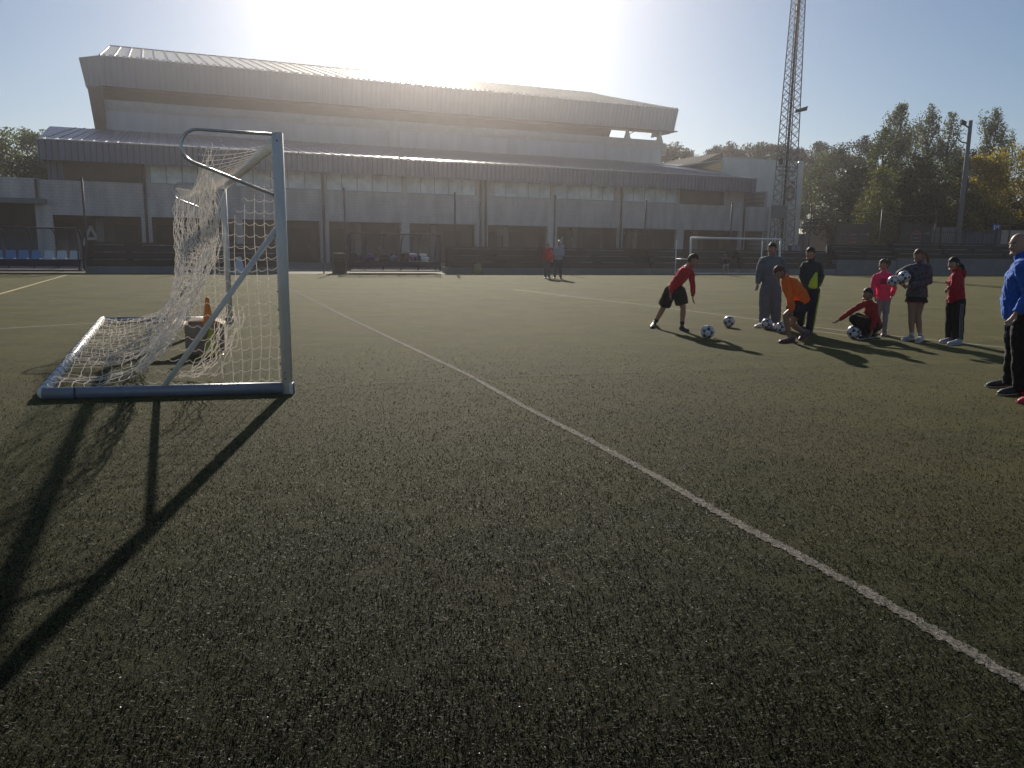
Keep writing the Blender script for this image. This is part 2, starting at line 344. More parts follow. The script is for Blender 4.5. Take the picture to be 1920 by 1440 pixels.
# turf fibres near the camera
def blades():
    N = 600000
    u = rng.random(N); r0, r1 = 1.1, 14.0
    r = r0 * (r1 / r0) ** u
    th = rng.normal(0, 1, N); th = np.where(rng.random(N) < .80, rng.uniform(-R(37), R(37), N), rng.uniform(-R(75), R(75), N))
    x = r * np.sin(th); y = r * np.cos(th)
    clump = np.sin(x * 7.1 + 1.3 * np.sin(y * 5.3)) * np.sin(y * 8.3 + 1.7 * np.sin(x * 6.1)) + rng.normal(0, .55, N)
    keep = (clump > -.95) & (rng.random(N) < np.clip((12.5 - r) / 8.5, 0, 1))
    x, y, r = x[keep], y[keep], r[keep]; N = len(x)
    L_ = rng.uniform(.008, .021, N); w = rng.uniform(.0008, .0017, N) * (1 + .10 * (r - 1.7))
    a = rng.uniform(0, 2 * np.pi, N); til = rng.uniform(R(8), R(78), N)
    d = np.stack([np.cos(a) * np.sin(til), np.sin(a) * np.sin(til), np.cos(til)], 1)
    b = rng.uniform(0, 2 * np.pi, N); s = np.stack([np.cos(b), np.sin(b), np.zeros(N)], 1)
    p = np.stack([x, y, np.full(N, .003)], 1)
    bend = np.stack([np.cos(a), np.sin(a), np.full(N, -.45)], 1) * (L_ * .35)[:, None]
    v0 = p - s * w[:, None]; v1 = p + s * w[:, None]; m_ = p + d * (L_ * .55)[:, None]
    v2 = m_ + s * (w * .8)[:, None]; v3 = m_ - s * (w * .8)[:, None]; v4 = p + d * L_[:, None] + bend
    v4[:, 2] = np.maximum(v4[:, 2], .006)
    V = np.stack([v0, v1, v2, v3, v4], 1)
    wl = np.array([(q.x, q.y) for q in WLP]); dmin = np.full(N, 9.)
    for i in range(0, len(wl), 5): dmin = np.minimum(dmin, np.hypot(x - wl[i, 0], y - wl[i, 1]))
    white = (dmin < .036 + rng.normal(0, .011, N)) & (rng.random(N) < .72)
    for nm, sel in (('turf_fibres', ~white), ('white_line_fibres', white)):
        vv = V[sel]; k = len(vv)
        me = bpy.data.meshes.new(nm); me.vertices.add(k * 5); me.vertices.foreach_set('co', vv.reshape(-1).astype(np.float32))
        base = np.arange(k) * 5
        lo = np.stack([base, base + 1, base + 2, base + 3, base + 3, base + 2, base + 4], 1).reshape(-1)
        me.loops.add(k * 7); me.loops.foreach_set('vertex_index', lo.astype(np.int32))
        st = np.stack([np.arange(k) * 7, np.arange(k) * 7 + 4], 1).reshape(-1)
        me.polygons.add(k * 2); me.polygons.foreach_set('loop_start', st.astype(np.int32))
        me.update(calc_edges=True); me.validate()
        m = bpy.data.materials.new(nm); m.use_nodes = True; nt = m.node_tree; b_ = nt.nodes['Principled BSDF']
        geo = nt.nodes.new('ShaderNodeNewGeometry'); rp = nt.nodes.new('ShaderNodeValToRGB')
        e = rp.color_ramp.elements
        if nm == 'turf_fibres':
            e[0].position = 0; e[0].color = (.004, .006, .002, 1); e[1].position = 1; e[1].color = (.040, .036, .014, 1)
            for q, c in ((.45, (.006, .011, .003)), (.82, (.012, .018, .006))):
                x_ = e.new(q); x_.color = (*c, 1)
        else:
            e[0].color = (.09, .082, .070, 1); e[1].color = (.30, .275, .245, 1)
        nt.links.new(geo.outputs['Random Per Island'], rp.inputs[0]); nt.links.new(rp.outputs[0], b_.inputs['Base Color'])
        b_.inputs['Roughness'].default_value = .55; b_.inputs['Specular IOR Level'].default_value = .10
        tr = nt.nodes.new('ShaderNodeBsdfTranslucent'); mx = nt.nodes.new('ShaderNodeMixShader'); mx.inputs[0].default_value = .12
        nt.links.new(rp.outputs[0], tr.inputs[0]); nt.links.new(b_.outputs[0], mx.inputs[1]); nt.links.new(tr.outputs[0], mx.inputs[2])
        nt.links.new(mx.outputs[0], nt.nodes['Material Output'].inputs[0])
        me.materials.append(m); o = bpy.data.objects.new(nm, me); col.objects.link(o)
        tag(o, 'short dark green synthetic turf fibres' if nm == 'turf_fibres' else 'off-white fibres of the painted pitch line', 'turf', kind='stuff')
blades()
# small white flecks added to imitate sun glints in the turf
sm = MB()
for i in range(260):
    r = 1.8 * (14 / 1.8) ** random.random(); a = random.uniform(-R(38), R(38)); s_ = random.uniform(.0012, .0038)
    c = Vector((r * math.sin(a), r * math.cos(a), .018)); q = Matrix.Rotation(random.random() * 6, 3, 'Z') @ Matrix.Rotation(random.uniform(-1, 1), 3, 'X')
    sm.add([c + q @ Vector(v) for v in ((-s_, -s_ * .6, 0), (s_, -s_ * .5, 0), (s_ * .8, s_ * .6, 0), (-s_ * .7, s_ * .5, 0))], [(0, 1, 2, 3)])
tag(sm.build('glint_specks', M['white']), 'tiny pale flecks standing in for sun glints on the turf', 'glints', kind='stuff')

def wb(mb, name, mats, parent, smooth=False, bevel=0):
    """build a mesh whose points are in world space, under a parent that has only a location"""
    q = Vector((0, 0, 0)); p = parent
    while p is not None: q += Vector(p.location); p = p.parent
    mb.v = [tuple(Vector(v) - q) for v in mb.v]
    return mb.build(name, mats, parent, smooth, bevel)

# ================================================================ THE NEAR GOAL
N0 = Vector((-2.25, 7.87, 0)); F0 = Vector((-5.24, 14.76, 0)); DN = Vector((-2.15, -.485, 0)); DF = Vector((-2.29, -.33, 0))
def gp(u, b, z):
    """u 0..1 near post to far post, b metres behind the goal line, z height"""
    d = (DN.lerp(DF, u)).normalized(); return N0.lerp(F0, u) + d * b + Vector((0, 0, z))
goal = empty('football_goal', N0, 0, 'full-size portable goal with torn sagging white net on the left', 'football goal')
WP = (F0 - N0).normalized()
def profile_bar(a, b, name, m, rx=.06, ry=.06, Wd=None):
    k = MB(); k.tube([a, b], rx, 20, ry=ry, W=Wd); return wb(k, name, m, goal, True)
for u, nm in ((0, 'post'), (1, 'post')):
    k = MB(); o0 = gp(u, 0, .0); k.tube([gp(u, 0, .0), gp(u, 0, 2.515) + Vector((-.01, 0, 0))], .062, 22, ry=.054, W=WP)
    o = wb(k, 'post', M['alu'], goal, True)
    for z in (.16, .22, 2.44):
        k = MB(); k.tube([gp(u, 0, z) + Vector((.0, -.054, 0)), gp(u, 0, z) + Vector((.0, -.062, 0))], .008, 8)
        k2 = wb(k, 'bolt', M['bolt'], goal); k2.parent = o
k = MB(); k.tube([gp(0, 0, 2.46), gp(1, 0, 2.46)], .058, 22, ry=.054, W=(0, 0, 1)); wb(k, 'crossbar', M['alu_back'], goal, True)
for u in (0, 1):
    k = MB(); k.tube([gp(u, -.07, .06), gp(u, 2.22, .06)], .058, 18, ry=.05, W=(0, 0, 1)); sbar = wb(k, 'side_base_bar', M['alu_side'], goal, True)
    k = MB(); k.tube([gp(u, 1.93, .06), gp(u, 1.945, .06)], .0605, 18, ry=.0525, W=(0, 0, 1)); jj = wb(k, 'joint_band', M['bolt'], goal, True); jj.parent = sbar
    k = MB(); k.tube([gp(u, 1.16, .09), gp(u, .05, 1.62)], .027, 14); wb(k, 'diagonal_brace', M['steel'] if u else M['alu'], goal, True)
    pts = [gp(u, .03, 2.50), gp(u, .72, 2.52)]
    for a in range(10, 150, 14):
        pts.append(gp(u, .72 + .155 * math.sin(R(a)), 2.365 + .155 * math.cos(R(a))))
    pts += [gp(u, .79, 2.225), gp(u, .03, 1.93)]
    k = MB(); k.tube(pts, .0155, 12); wb(k, 'net_stanchion', M['steel'], goal, True)
k = MB(); k.tube([gp(0, 2.22, .07), gp(1, 2.22, .07)], .058, 18, ry=.05, W=(0, 0, 1)); wb(k, 'back_base_bar', M['alu_back'], goal, True)
for u in (0, 1):
    k = MB(); c = gp(u, 0, .06); k.box((c.x - .02, c.y - .05, .0), (c.x + .064, c.y + .052, .115))
    wb(k, 'corner_plate', M['alu'], goal, bevel=.01)

def interp(pf, t):
    L_ = [0]
    for a, b in zip(pf[:-1], pf[1:]): L_.append(L_[-1] + math.dist(a, b))
    t *= L_[-1]
    for i in range(len(pf) - 1):
        if t <= L_[i + 1] or i == len(pf) - 2:
            k = (t - L_[i]) / (L_[i + 1] - L_[i]); return tuple(a + (b - a) * k for a, b in zip(pf[i], pf[i + 1]))
PN = [(.60, 2.40), (.62, 2.1), (.60, 1.75), (.60, 1.45), (.72, 1.12), (.90, .80), (1.12, .45), (1.38, .22), (1.8, .09), (2.2, .12)]
PF = [(.80, 2.32), (.88, 2.1), (.90, 1.6), (.90, 1.1), (.95, .75), (1.05, .42), (1.25, .20), (1.5, .12), (1.9, .08), (2.2, .12)]
net = MB(); rr = .0036
def wob(p, s, a): return p + Vector((math.sin(p.z * 19 * s + p.y * 11), math.sin(p.x * 17 * s + p.z * 13), math.sin(p.y * 15 * s + p.x * 9))) * a
NU, NV_ = 46, 30
grid = []
for i in range(NU + 1):
    u = i / NU
    # cords crowd into folds near each end of the net
    uu = u + .018 * math.sin(u * 41) + .03 * math.sin(u * 9)
    uu = min(max(uu, 0), 1); rowp = []
    for j in range(NV_ + 1):
        t_ = j / NV_; a = interp(PN, t_); b = interp(PF, t_)
        bb = a[0] * (1 - uu) + b[0] * uu; zz = a[1] * (1 - uu) + b[1] * uu
        sag = math.sin(math.pi * uu) * (.34 * math.exp(-((t_ - .12) / .18) ** 2)); zz = max(.035, zz - sag)
        if zz < .3: zz += .06 * math.sin(i * .9) * (1 if .1 < uu < .9 else 0); zz = max(.03, zz)
        bb -= .10 * math.sin(i * .8) * math.sin(math.pi * t_) * math.sin(math.pi * min(1, uu * 1.3))
        rowp.append(wob(gp(uu, bb, zz), 1, .014))
    grid.append(rowp)
for i in range(NU + 1):
    # vertical cords, slightly stepped from knot to knot
    pts = []
    for j, p in enumerate(grid[i]): pts.append(p + Vector((.012 * (-1) ** j, 0, 0)))
    net.tube(pts, rr, 4, cap=False)
for j in range(NV_ + 1):
    if j == 0: continue
    pts = []
    for i in range(NU + 1):
        pts.append(grid[i][j] + Vector((.012 * (-1) ** j, 0, 0)))
        if i < NU: pts.append(grid[i][j].lerp(grid[i + 1][j], .5) - Vector((0, 0, .012 if j < 22 else 0)))
    net.tube(pts, rr, 4, cap=False)
# the gathered hank of slack net hanging near the near post
for s_ in range(26):
    a0 = random.uniform(-.10, .10); u0 = random.uniform(.01, .30); pts = []
    for j in range(17):
        t_ = j / 16; b, z = interp(PN[1:8], t_)
        pts.append(wob(gp(max(0, u0 * (.35 + .5 * t_) + .02 * math.sin(j + s_)), b + a0 * (1 - .4 * t_) + .03 * math.sin(j * 1.7 + s_), max(.04, z + .02 * math.sin(j * 2.3 + s_))), 1.7, .02))
    net.tube(pts, rr * .9, 3, cap=False)
# roof of the net, hung from the crossbar
for i in range(0, 27):
    u = i / 26 * .97 + .01; pts = []
    for j in range(7):
        b = .05 + j / 6 * (.57 + .2 * u); z = 2.42 - .30 * math.sin(math.pi * min(1, u * 1.05)) * (j / 6) ** 1.3 - .03 * math.sin(math.pi * j / 6)
        pts.append(gp(min(1, u + .012 * j), b, z))
    net.tube(pts, rr, 4, cap=False)
for j in range(1, 7):
    pts = []
    for i in range(0, 27):
        u = i / 26 * .97 + .01; b = .05 + j / 6 * (.57 + .2 * u); z = 2.42 - .30 * math.sin(math.pi * min(1, u * 1.05)) * (j / 6) ** 1.3 - .03 * math.sin(math.pi * j / 6)
        pts.append(gp(min(1, u + .012 * j), b, z))
    net.tube(pts, rr, 4, cap=False)
# side nets
def side(u, sgn):
    def bmax(z):
        pf = PN if u < .5 else PF
        for a, b in zip(pf[:-1], pf[1:]):
            if b[1] <= z <= a[1]: return a[0] + (b[0] - a[0]) * (a[1] - z) / max(1e-6, a[1] - b[1])
        return pf[-1][0]
    cell = .095
    zt = lambda b: (2.20 - b * 1.05 if u < .5 else 2.30)
    nb = 13
    for i in range(1, nb):
        b = .055 + (i - 1) * cell; top = zt(b)
        if u < .5 and b > 1.25: continue
        pts = []; z = top
        while z > .12:
            if b > bmax(z) + .03: break
            zz = z; pts.append(gp(u, b + .02 * math.sin(z * 4 + i * .6) * (1 - z / 2.6), zz) + Vector((0, .012 * math.sin(z * 9 + i), 0))); z -= cell / 2
        if len(pts) > 2: net.tube(pts, rr, 4, cap=False)
    z = .14; k_ = 0
    while z < 2.2:
        e = bmax(z); pts = []; b = .02
        while b < e:
            if z < zt(max(0, b - cell)) + .01:
                ph = (b - .055) / cell; dz = -.030 * abs(math.sin(math.pi * ph)) if b > .06 else 0
                pts.append(gp(u, b, max(.06, z + dz + .02 * math.sin(b * 6 + z * 2))) + Vector((0, .012 * math.sin(z * 9 + b * 7), 0)))
            b += cell / 3
        if len(pts) > 2: net.tube(pts, rr, 4, cap=False)
        z += cell * 1.17; k_ += 1
rr = .0026
side(0, 1); side(1, -1)
rr = .0032
# slack loops of the torn side net lying on the brace and on the grass
for s_ in range(15):
    b0 = random.uniform(.35, .6); pts = []
    for j in range(15):
        t_ = j / 14; pts.append(gp(.03 + .10 * t_, b0 + .02 * math.sin(j * 2 + s_) + (.28 + .02 * s_) * t_ ** 1.3, max(.03, .80 * (1 - t_) ** 1.5 + .05 * abs(math.sin(j * .9 + s_)) - .0)))
    net.tube(pts, rr, 4, cap=False)
net_o = wb(net, 'net', M['cord'], goal)
# ties round the back bar and the posts
k = MB()
for i in range(26):
    u = i / 25 * .97 + .015; d = (F0 - N0).normalized(); c = gp(u, 2.22, .07)
    pts = [c + Vector((math.cos(a) * .062, 0, math.sin(a) * .062)) + d * (.02 * a) for a in [x * 6.28 / 9 for x in range(10)]]
    k = MB(); k.tube(pts, .0035, 4, cap=False); wb(k, 'net_tie', M['bolt'], goal)
k = MB()
for i in range(12):
    c = gp(0, .055, .3 + i * .18); k = MB(); k.ball(c, (.014, .010, .010), 8, 6); wb(k, 'net_clip', M['bolt'], goal)
k = MB()
for i in range(12):
    c = gp(.02 + random.random() * .14, .45 + random.random() * .35, 2.36 + random.random() * .12); k = MB(); k.ball(c, .011, 8, 6); wb(k, 'net_hook', M['white'], goal)

# cardboard box with open flaps, standing in the goal
bc = G(392, 668); bc = Vector((bc.x - .17, bc.y + .38, 0)); ba = R(16)
box = empty('cardboard_box', bc, ba, 'open brown cardboard box with splayed flaps inside the goal', 'box')
hw, hd, hh = .29, .22, .40
def panel(name, pts, m, th=.006):
    k = MB(); P_ = [Vector(p) for p in pts]; nn = (P_[1] - P_[0]).cross(P_[3] - P_[0]).normalized() * th
    k.hexa([p for p in P_], [p + nn for p in P_]); return k.build(name, m, box)
k = MB(); k.box((-hw * .85, -hd, 0), (hw * .85, -hd + .007, hh)); k.box((-hw * .85, hd - .007, 0), (hw * .85, hd, hh))
k.box((-hw * .85, -hd + .007, 0), (-hw * .85 + .007, hd - .007, hh)); k.box((hw * .85 - .007, -hd + .007, 0), (hw * .85, hd - .007, hh)); k.box((-hw * .84, -hd + .008, .004), (hw * .84, hd - .008, .012))
k.build('carton_body', M['card'], box)
a = hw * .85
panel('flap', [(-a, -hd, hh), (-a, hd, hh), (-a - .15, hd - .01, hh + .05), (-a - .15, -hd + .02, hh + .01)], M['card_lit'])
panel('flap', [(a, hd, hh), (a, -hd, hh), (a - .12, -hd + .02, hh + .06), (a - .12, hd - .01, hh + .07)], M['card_lit'])
panel('flap', [(-a, hd, hh), (a, hd, hh), (a - .02, hd + .13, hh + .05), (-a + .03, hd + .14, hh + .04)], M['card_lit'])
panel('flap', [(a, -hd, hh), (-a, -hd, hh), (-a + .05, -hd - .02, hh - .17), (a - .03, -hd - .03, hh - .16)], M['card'])
def cone(loc, r, h, m, label, base=True):
    o = empty('training_cone', loc, random.random(), label, 'cone')
    k = MB(); k.tube([(0, 0, .0 + .02), (0, 0, .05), (0, 0, h - .02), (0, 0, h)], [r, r * .92, r * .20, r * .13], 24); k.build('cone_body', m, o, True)
    k = MB(); k.box((-r * 1.3, -r * 1.3, 0), (r * 1.3, r * 1.3, .02)); k.build('cone_base', m, o, bevel=.005)
    return o
cone(bc + Vector((.03, .02, .03)), .12, .72, M['orange_cone'], 'orange training cone sticking up out of the cardboard box')
yc = G(402, 665); cone(Vector((yc.x - .02, yc.y - .02, 0)), .115, .37, M['yellow_cone'], 'yellow-green training cone standing in front of the cardboard box')

# ================================================================ THE LONG LOW CHANGING-ROOM BUILDING
low = empty('changing_room_building', FO, FANG, 'long two-storey block-wall building with blue-grey overhanging metal eaves', 'building')
S0, S1 = -2.09, 57.5
OPEN = [(-1.48, 3.78), (4.45, 9.9), (10.37, 15.83), (16.49, 21.99), (22.67, 28.13), (29.18, 34.51), (35.40, 41.29), (41.72, 47.32), (48.06, 54.26), (54.87, 57.4)]
WIN = [(4.5, 9.6), (10.0, 16.06), (16.35, 22.15), (22.45, 28.16), (29.71, 34.78), (35.17, 40.84), (41.58, 47.23)]
k = MB(); ZO, ZW0, ZW1, ZE = 3.05, 5.28, 6.5, 6.75
xs = sorted(OPEN)
prev = S0
for a, b in xs: k.box((prev, 0, 0), (a, .35, ZO)); prev = b
k.box((prev, 0, 0), (S1, .35, ZO))
k.box((S0, 0, ZO), (S1, .35, ZW0))
prev = 4.2
for a, b in WIN: k.box((prev, .0, ZW0), (a, .35, ZE)); prev = b
k.box((prev, .12, ZW0), (51.84, .35, ZE)); k.box((52.4, .12, ZW0), (S1 - 2.6, .35, ZE))
k.box((S1 - .3, .35, 0), (S1, 24, ZE)); k.box((S0, .35, 0), (S0 + .3, 24, ZW0))
k.build('wall', M['wall'], low)
bx('upper_panel', (-.74, .42, ZW0 + .01), (4.2, .8, ZE), M['brown'], low)
bx('upper_panel', (47.5, .06, ZW0 + .01), (51.8, .115, ZE - .02), M['brown'], low)
bx('upper_door', (51.84, .2, ZW0), (52.4, .3, ZE), M['recess_dark'], low)
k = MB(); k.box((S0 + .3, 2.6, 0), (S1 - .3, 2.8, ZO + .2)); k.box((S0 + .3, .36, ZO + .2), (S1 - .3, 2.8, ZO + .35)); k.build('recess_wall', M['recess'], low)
for i, (a, b) in enumerate(OPEN):
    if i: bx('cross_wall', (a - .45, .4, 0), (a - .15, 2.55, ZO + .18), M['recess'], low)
for i, (a, b) in enumerate(OPEN[:9]):
    w = b - a
    dk = [(a + .10 * w, a + .40 * w), (a + .66 * w, a + .94 * w)] if i % 2 == 0 else [(a + .04 * w, a + .34 * w), (a + .56 * w, a + .82 * w)]
    for (p, q) in dk:
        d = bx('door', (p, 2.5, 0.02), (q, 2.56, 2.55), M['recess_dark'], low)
        hdl = bx('door_handle', (q - .14, 2.45, 1.0), (q - .10, 2.495, 1.25), M['steel'], low); hdl.parent = d
    bx('pale_pier', (a + .44 * w, 2.4, .0), (a + .53 * w, 2.59, 3.0), M['recess_pale'], low)
    if i in (3, 5, 6, 7): 
        k = MB(); k.box((a + .30 * w, 2.15, 2.25), (a + .30 * w + .9, 2.49, 2.85)); k.build('air_conditioner', M['recess_pale'] if i == 5 else M['recess'], low, bevel=.02)
text_mesh('A', 2.0, 'door_letter', M['letter'], low, (-.15, 2.45, 1.05), thick=.008)
text_mesh('2', 2.0, 'door_number', M['letter'], low, (12.8, 2.45, .6), thick=.008)
text_mesh('4', 2.0, 'door_number', M['letter'], low, (36.4, 2.45, .9), thick=.008)
for a, b in WIN:
    nn = 5; k = MB()
    k.box((a, .10, ZW0), (b, .16, ZW0 + .06)); k.box((a, .10, ZW1 + .12), (b, .16, ZE))
    for j in range(nn + 1): x = a + (b - a - .05) * j / nn; k.box((x, .10, ZW0 + .06), (x + .05, .16, ZW1 + .12))
    w = k.build('window', M['frame'], low)
    k = MB()
    for j in range(nn):
        x = a + (b - a - .05) * j / nn; k.box((x + .05, .125, ZW0 + .06), (x + (b - a - .05) / nn, .14, ZW1 + .12))
    p = k.build('pane', M['pane'], low); p.parent = w
for s_ in (4.12, 16.1, 28.5, 28.95, 41.45, 54.56):
    k = MB(); k.tube([(s_, -.10, 0), (s_, -.10, ZE)], .085, 10); k.build('drainpipe', M['pipe'], low, True)
# eaves: corrugated fascia and ribbed lean-to roof
k = MB(); k.box((-1.85, -1.5, 6.42), (54.6, -1.40, 7.62)); x = -1.85
while x < 54.5: k.box((x, -1.53, 6.42), (x + .16, -1.50, 7.62)); x += .36
k.box((-1.85, -1.40, 6.42), (-1.75, 20, 7.62)); k.box((54.5, -1.40, 6.42), (54.6, 9, 7.62))
k.build('eaves_fascia', M['fascia'], low)
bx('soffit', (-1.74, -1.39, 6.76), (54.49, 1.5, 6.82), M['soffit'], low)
k = MB()
ZR = 11.45; OT = 23.95
def rz(off): return 7.60 + (off + 1.5) * (ZR - 7.60) / (OT + 1.5)
def rsl(off): return -1.85 - .075 * (off + 1.5)
def rsr(off): return 54.6 + .42 * (off + 1.5)
vs = []; steps = 12
k.add([(rsl(-1.5), -1.55, rz(-1.5)), (rsr(-1.5), -1.55, rz(-1.5)), (rsr(OT), OT, rz(OT)), (rsl(OT), OT, rz(OT))], [(0, 1, 2, 3)])
x = -1.7
while x < 54.5:
    k.hexa([(x, -1.56, rz(-1.5)), (x + .05, -1.56, rz(-1.5)), (x + .05, OT, rz(OT)), (x, OT, rz(OT))], [(x, -1.56, rz(-1.5) + .06), (x + .05, -1.56, rz(-1.5) + .06), (x + .05, OT, rz(OT) + .06), (x, OT, rz(OT) + .06)]); x += .72
k.build('lean_to_roof', M['roof'], low)
k = MB(); k.tube([(-1.9, -1.56, 7.66), (54.65, -1.56, 7.66)], .045, 8)
for s_ in (14.2, 21.5, 39.5): k.tube([(s_, -1.56, 7.66), (s_, -1.56, 7.86)], .06, 8)
k.build('gutter', M['steel'], low, True)
k = MB(); k.hexa([(-1.6, 23, 5), (-1.3, 23, 5), (-1.3, .4, 5), (-1.6, .4, 5)], [(-1.6, 23, 11.2), (-1.3, 23, 11.2), (-1.3, .4, 7.7), (-1.6, .4, 7.7)]); k.box((-1.6, .36, 5.29), (-.75, .39, 6.75)); k.build('gable_end', M['fascia'], low)

# left annex
ann = empty('annex_building', FO, FANG, 'low block-wall annex with a dark covered bay at the far left', 'building')
k = MB(); k.box((-14, .02, 3.95), (-2.12, .35, 5.35)); k.box((-14, .4, 5.2), (-2.12, 14, 5.33)); k.box((-2.5, .36, 0), (-2.12, 14, 5.19)); k.build('wall', M['wall'], ann)
bx('canopy_slab', (-14, -.5, 3.72), (-1.75, -.02, 4.05), M['concrete'], ann)
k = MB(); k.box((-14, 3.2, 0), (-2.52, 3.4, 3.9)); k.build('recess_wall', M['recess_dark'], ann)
bx('notice_panel', (-5.2, 3.1, 1.6), (-4.2, 3.19, 3.3), M['soffit'], ann)
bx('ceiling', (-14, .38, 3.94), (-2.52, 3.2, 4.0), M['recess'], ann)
bx('drainpipe', (-2.35, -.1, 4.05), (-2.2, .015, 5.3), M['pipe'], ann)

# ================================================================ THE TALL HALL BEHIND
hall = empty('sports_hall', FO, FANG, 'tall pale sports hall with a broad overhanging grey metal roof', 'sports hall')
k = MB(); k.box((.75, 25.0, 0), (61.7, 25.4, 13.55)); k.box((.75, 25.4, 0), (1.15, 56, 13.55)); k.box((61.3, 25.4, 0), (61.7, 56, 13.55)); k.box((1.15, 55.6, 0), (61.3, 56, 13.55))
k.build('wall', M['hallwall'], hall)
k = MB(); k.box((.6, 24.85, 13.55), (61.8, 25.45, 14.25)); k.box((.9, 24.93, 13.30), (61.7, 24.995, 13.55)); k.build('wall_ledge', M['ledge'], hall)
k = MB()
for s_ in (27.5, 28.6, 53.8): k.box((s_, 24.90, 11.0), (s_ + .14, 24.995, 13.30))
k.build('wall_joint', M['ledge'], hall)
k = MB(); k.box((.76, 26.3, 13.6), (55.0, 26.9, 17.2)); k.box((.76, 25.46, 14.2), (1.1, 26.29, 15.3)); k.hexa([(55.0, 26.9, 14.2), (55.3, 26.9, 14.2), (55.3, 60, 14.2), (55.0, 60, 14.2)], [(56.0, 26.9, 17.2), (56.3, 26.9, 17.2), (56.3, 60, 19), (56.0, 60, 19)])
k.build('clerestory_wall', M['soffit'], hall)
# raking end pier at the left
k = MB(); k.hexa([(-.15, 24.6, 11.3), (.74, 24.6, 11.3), (.74, 27, 11.3), (-.15, 27, 11.3)], [(-.55, 24.3, 15.25), (.74, 24.3, 15.25), (.74, 27, 15.25), (-.55, 27, 15.25)]); k.build('end_pier', M['brown'], hall)
# fascia: front panel between two raked corners
ZB, ZT = 15.35, 17.85
fr = [(-.75, 25.9), (.8, 24.0), (62.7, 24.0), (63.6, 26.2)]
tr_ = [(-1.15, 25.5), (.7, 23.6), (63.0, 23.6), (64.3, 26.2)]
k = MB(); vs = []
for (x, y), (x2, y2) in zip(fr, tr_): vs += [(x, y, ZB), (x2, y2, ZT), (x + (.12 if x > 30 else .12), y + .12, ZB), (x2 + .1, y2 + .12, ZT)]
vs = vs
for i in range(3):
    a, b = 4 * i, 4 * (i + 1); k.add([vs[a], vs[b], vs[b + 1], vs[a + 1], vs[a + 2], vs[b + 2], vs[b + 3], vs[a + 3]], [(0, 1, 2, 3), (4, 7, 6, 5), (0, 4, 5, 1), (3, 2, 6, 7), (0, 3, 7, 4), (1, 5, 6, 2)])
x = .8
while x < 62.6:
    xt = x * (62.3 / 61.9)
    k.hexa([(x, 23.97, ZB), (x + .14, 23.97, ZB), (x + .14, 24.0, ZB), (x, 24.0, ZB)], [(xt, 23.57, ZT), (xt + .14, 23.57, ZT), (xt + .14, 23.6, ZT), (xt, 23.6, ZT)]); x += .5
k.build('roof_fascia', M['hfascia'], hall)
k = MB(); k.hexa([(63.6, 26.2, ZB), (63.7, 26.2, ZB), (63.7, 30.5, ZB), (63.6, 30.5, ZB)], [(64.3, 26.2, ZT), (64.4, 26.2, ZT), (64.4, 30.5, ZT), (64.3, 30.5, ZT)]); k.build('end_fascia', M['hfascia'], hall)
k = MB(); k.hexa([(-.7, 25.9, ZB - .02), (.8, 24.1, ZB - .02), (.8, 28, ZB - .02), (-.7, 28, ZB - .02)], [(-.7, 25.9, ZB + .08), (.8, 24.1, ZB + .08), (.8, 28, ZB + .08), (-.7, 28, ZB + .08)])
k.box((.81, 24.15, ZB - .02), (55.5, 28, ZB + .08)); k.box((55.51, 24.15, ZB - .02), (63.4, 26.6, ZB + .08)); k.build('soffit', M['soffit'], hall)
# sloping roof with standing seams, hipped at the right end
k = MB(); RZ = 21.25
A_ = Vector((.7, 23.55, ZT + .02)); B_ = Vector((63.0, 23.55, ZT + .02)); C_ = Vector((62.0, 35.9, RZ + .0)); D_ = Vector((1.0, 35.9, RZ))
L0 = Vector((-1.15, 25.5, ZT + .02)); L1 = Vector((-1.2, 36, ZT + 1.2)); Rr = Vector((64.35, 26.2, ZT + .02))
C_ = Vector((57.5, 35.9, RZ))
k.add([A_, B_, C_, D_, L0, L1, Rr, (1.0, 56, 15.5), (54.0, 56, 15.5), (54.0, 35.9, RZ)], [(0, 1, 2, 3), (0, 3, 5, 4), (1, 6, 2), (3, 9, 8, 7)])
x = .9
while x < 62.8:
    f_ = (x - .9) / 62.1; top = D_.lerp(C_, f_); bot = A_.lerp(B_, f_)
    k.hexa([bot, bot + Vector((.07, 0, 0)), top + Vector((.07, 0, 0)), top], [bot + Vector((0, 0, .09)), bot + Vector((.07, 0, .09)), top + Vector((.07, 0, .09)), top + Vector((0, 0, .09))]); x += 1.15
x = .9
while x < 62.7: k.box((x, 23.48, ZT - .05), (x + .30, 23.62, ZT + .13)); x += .55
k.build('roof', M['hroof'], hall)
k = MB(); k.tube([D_, C_, Rr], .10, 6); k.tube([A_, D_], .08, 6); k.build('ridge_cap', M['hfascia'], hall, True)
for s_ in (56.9, 61.45):
    k = MB(); k.hexa([(s_ - .35, 24.9, 14.26), (s_ + .35, 24.9, 14.26), (s_ + .35, 25.4, 14.26), (s_ - .35, 25.4, 14.26)], [(s_ - .16, 25.0, 14.9), (s_ + .16, 25.0, 14.9), (s_ + .16, 25.3, 14.9), (s_ - .16, 25.3, 14.9)])
    k.box((s_ - .16, 25.0, 14.9), (s_ + .16, 25.3, 15.33)); k.build('roof_prop', M['ledge'], hall)
k = MB(); k.tube([(57.1, 25.15, 14.75), (58.3, 25.15, 15.35)], .05, 6); k.tube([(61.2, 25.15, 14.6), (59.9, 25.15, 15.35)], .05, 6); k.build('strut', M['pipe'], hall)
k = MB(); k.box((61.72, 24.9, 12.6), (62.3, 25.5, 14.0)); k.tube([(62.3, 25.1, 13.6), (63.1, 25.1, 13.3)], .07, 6); k.build('gutter_outlet', M['ledge'], hall)

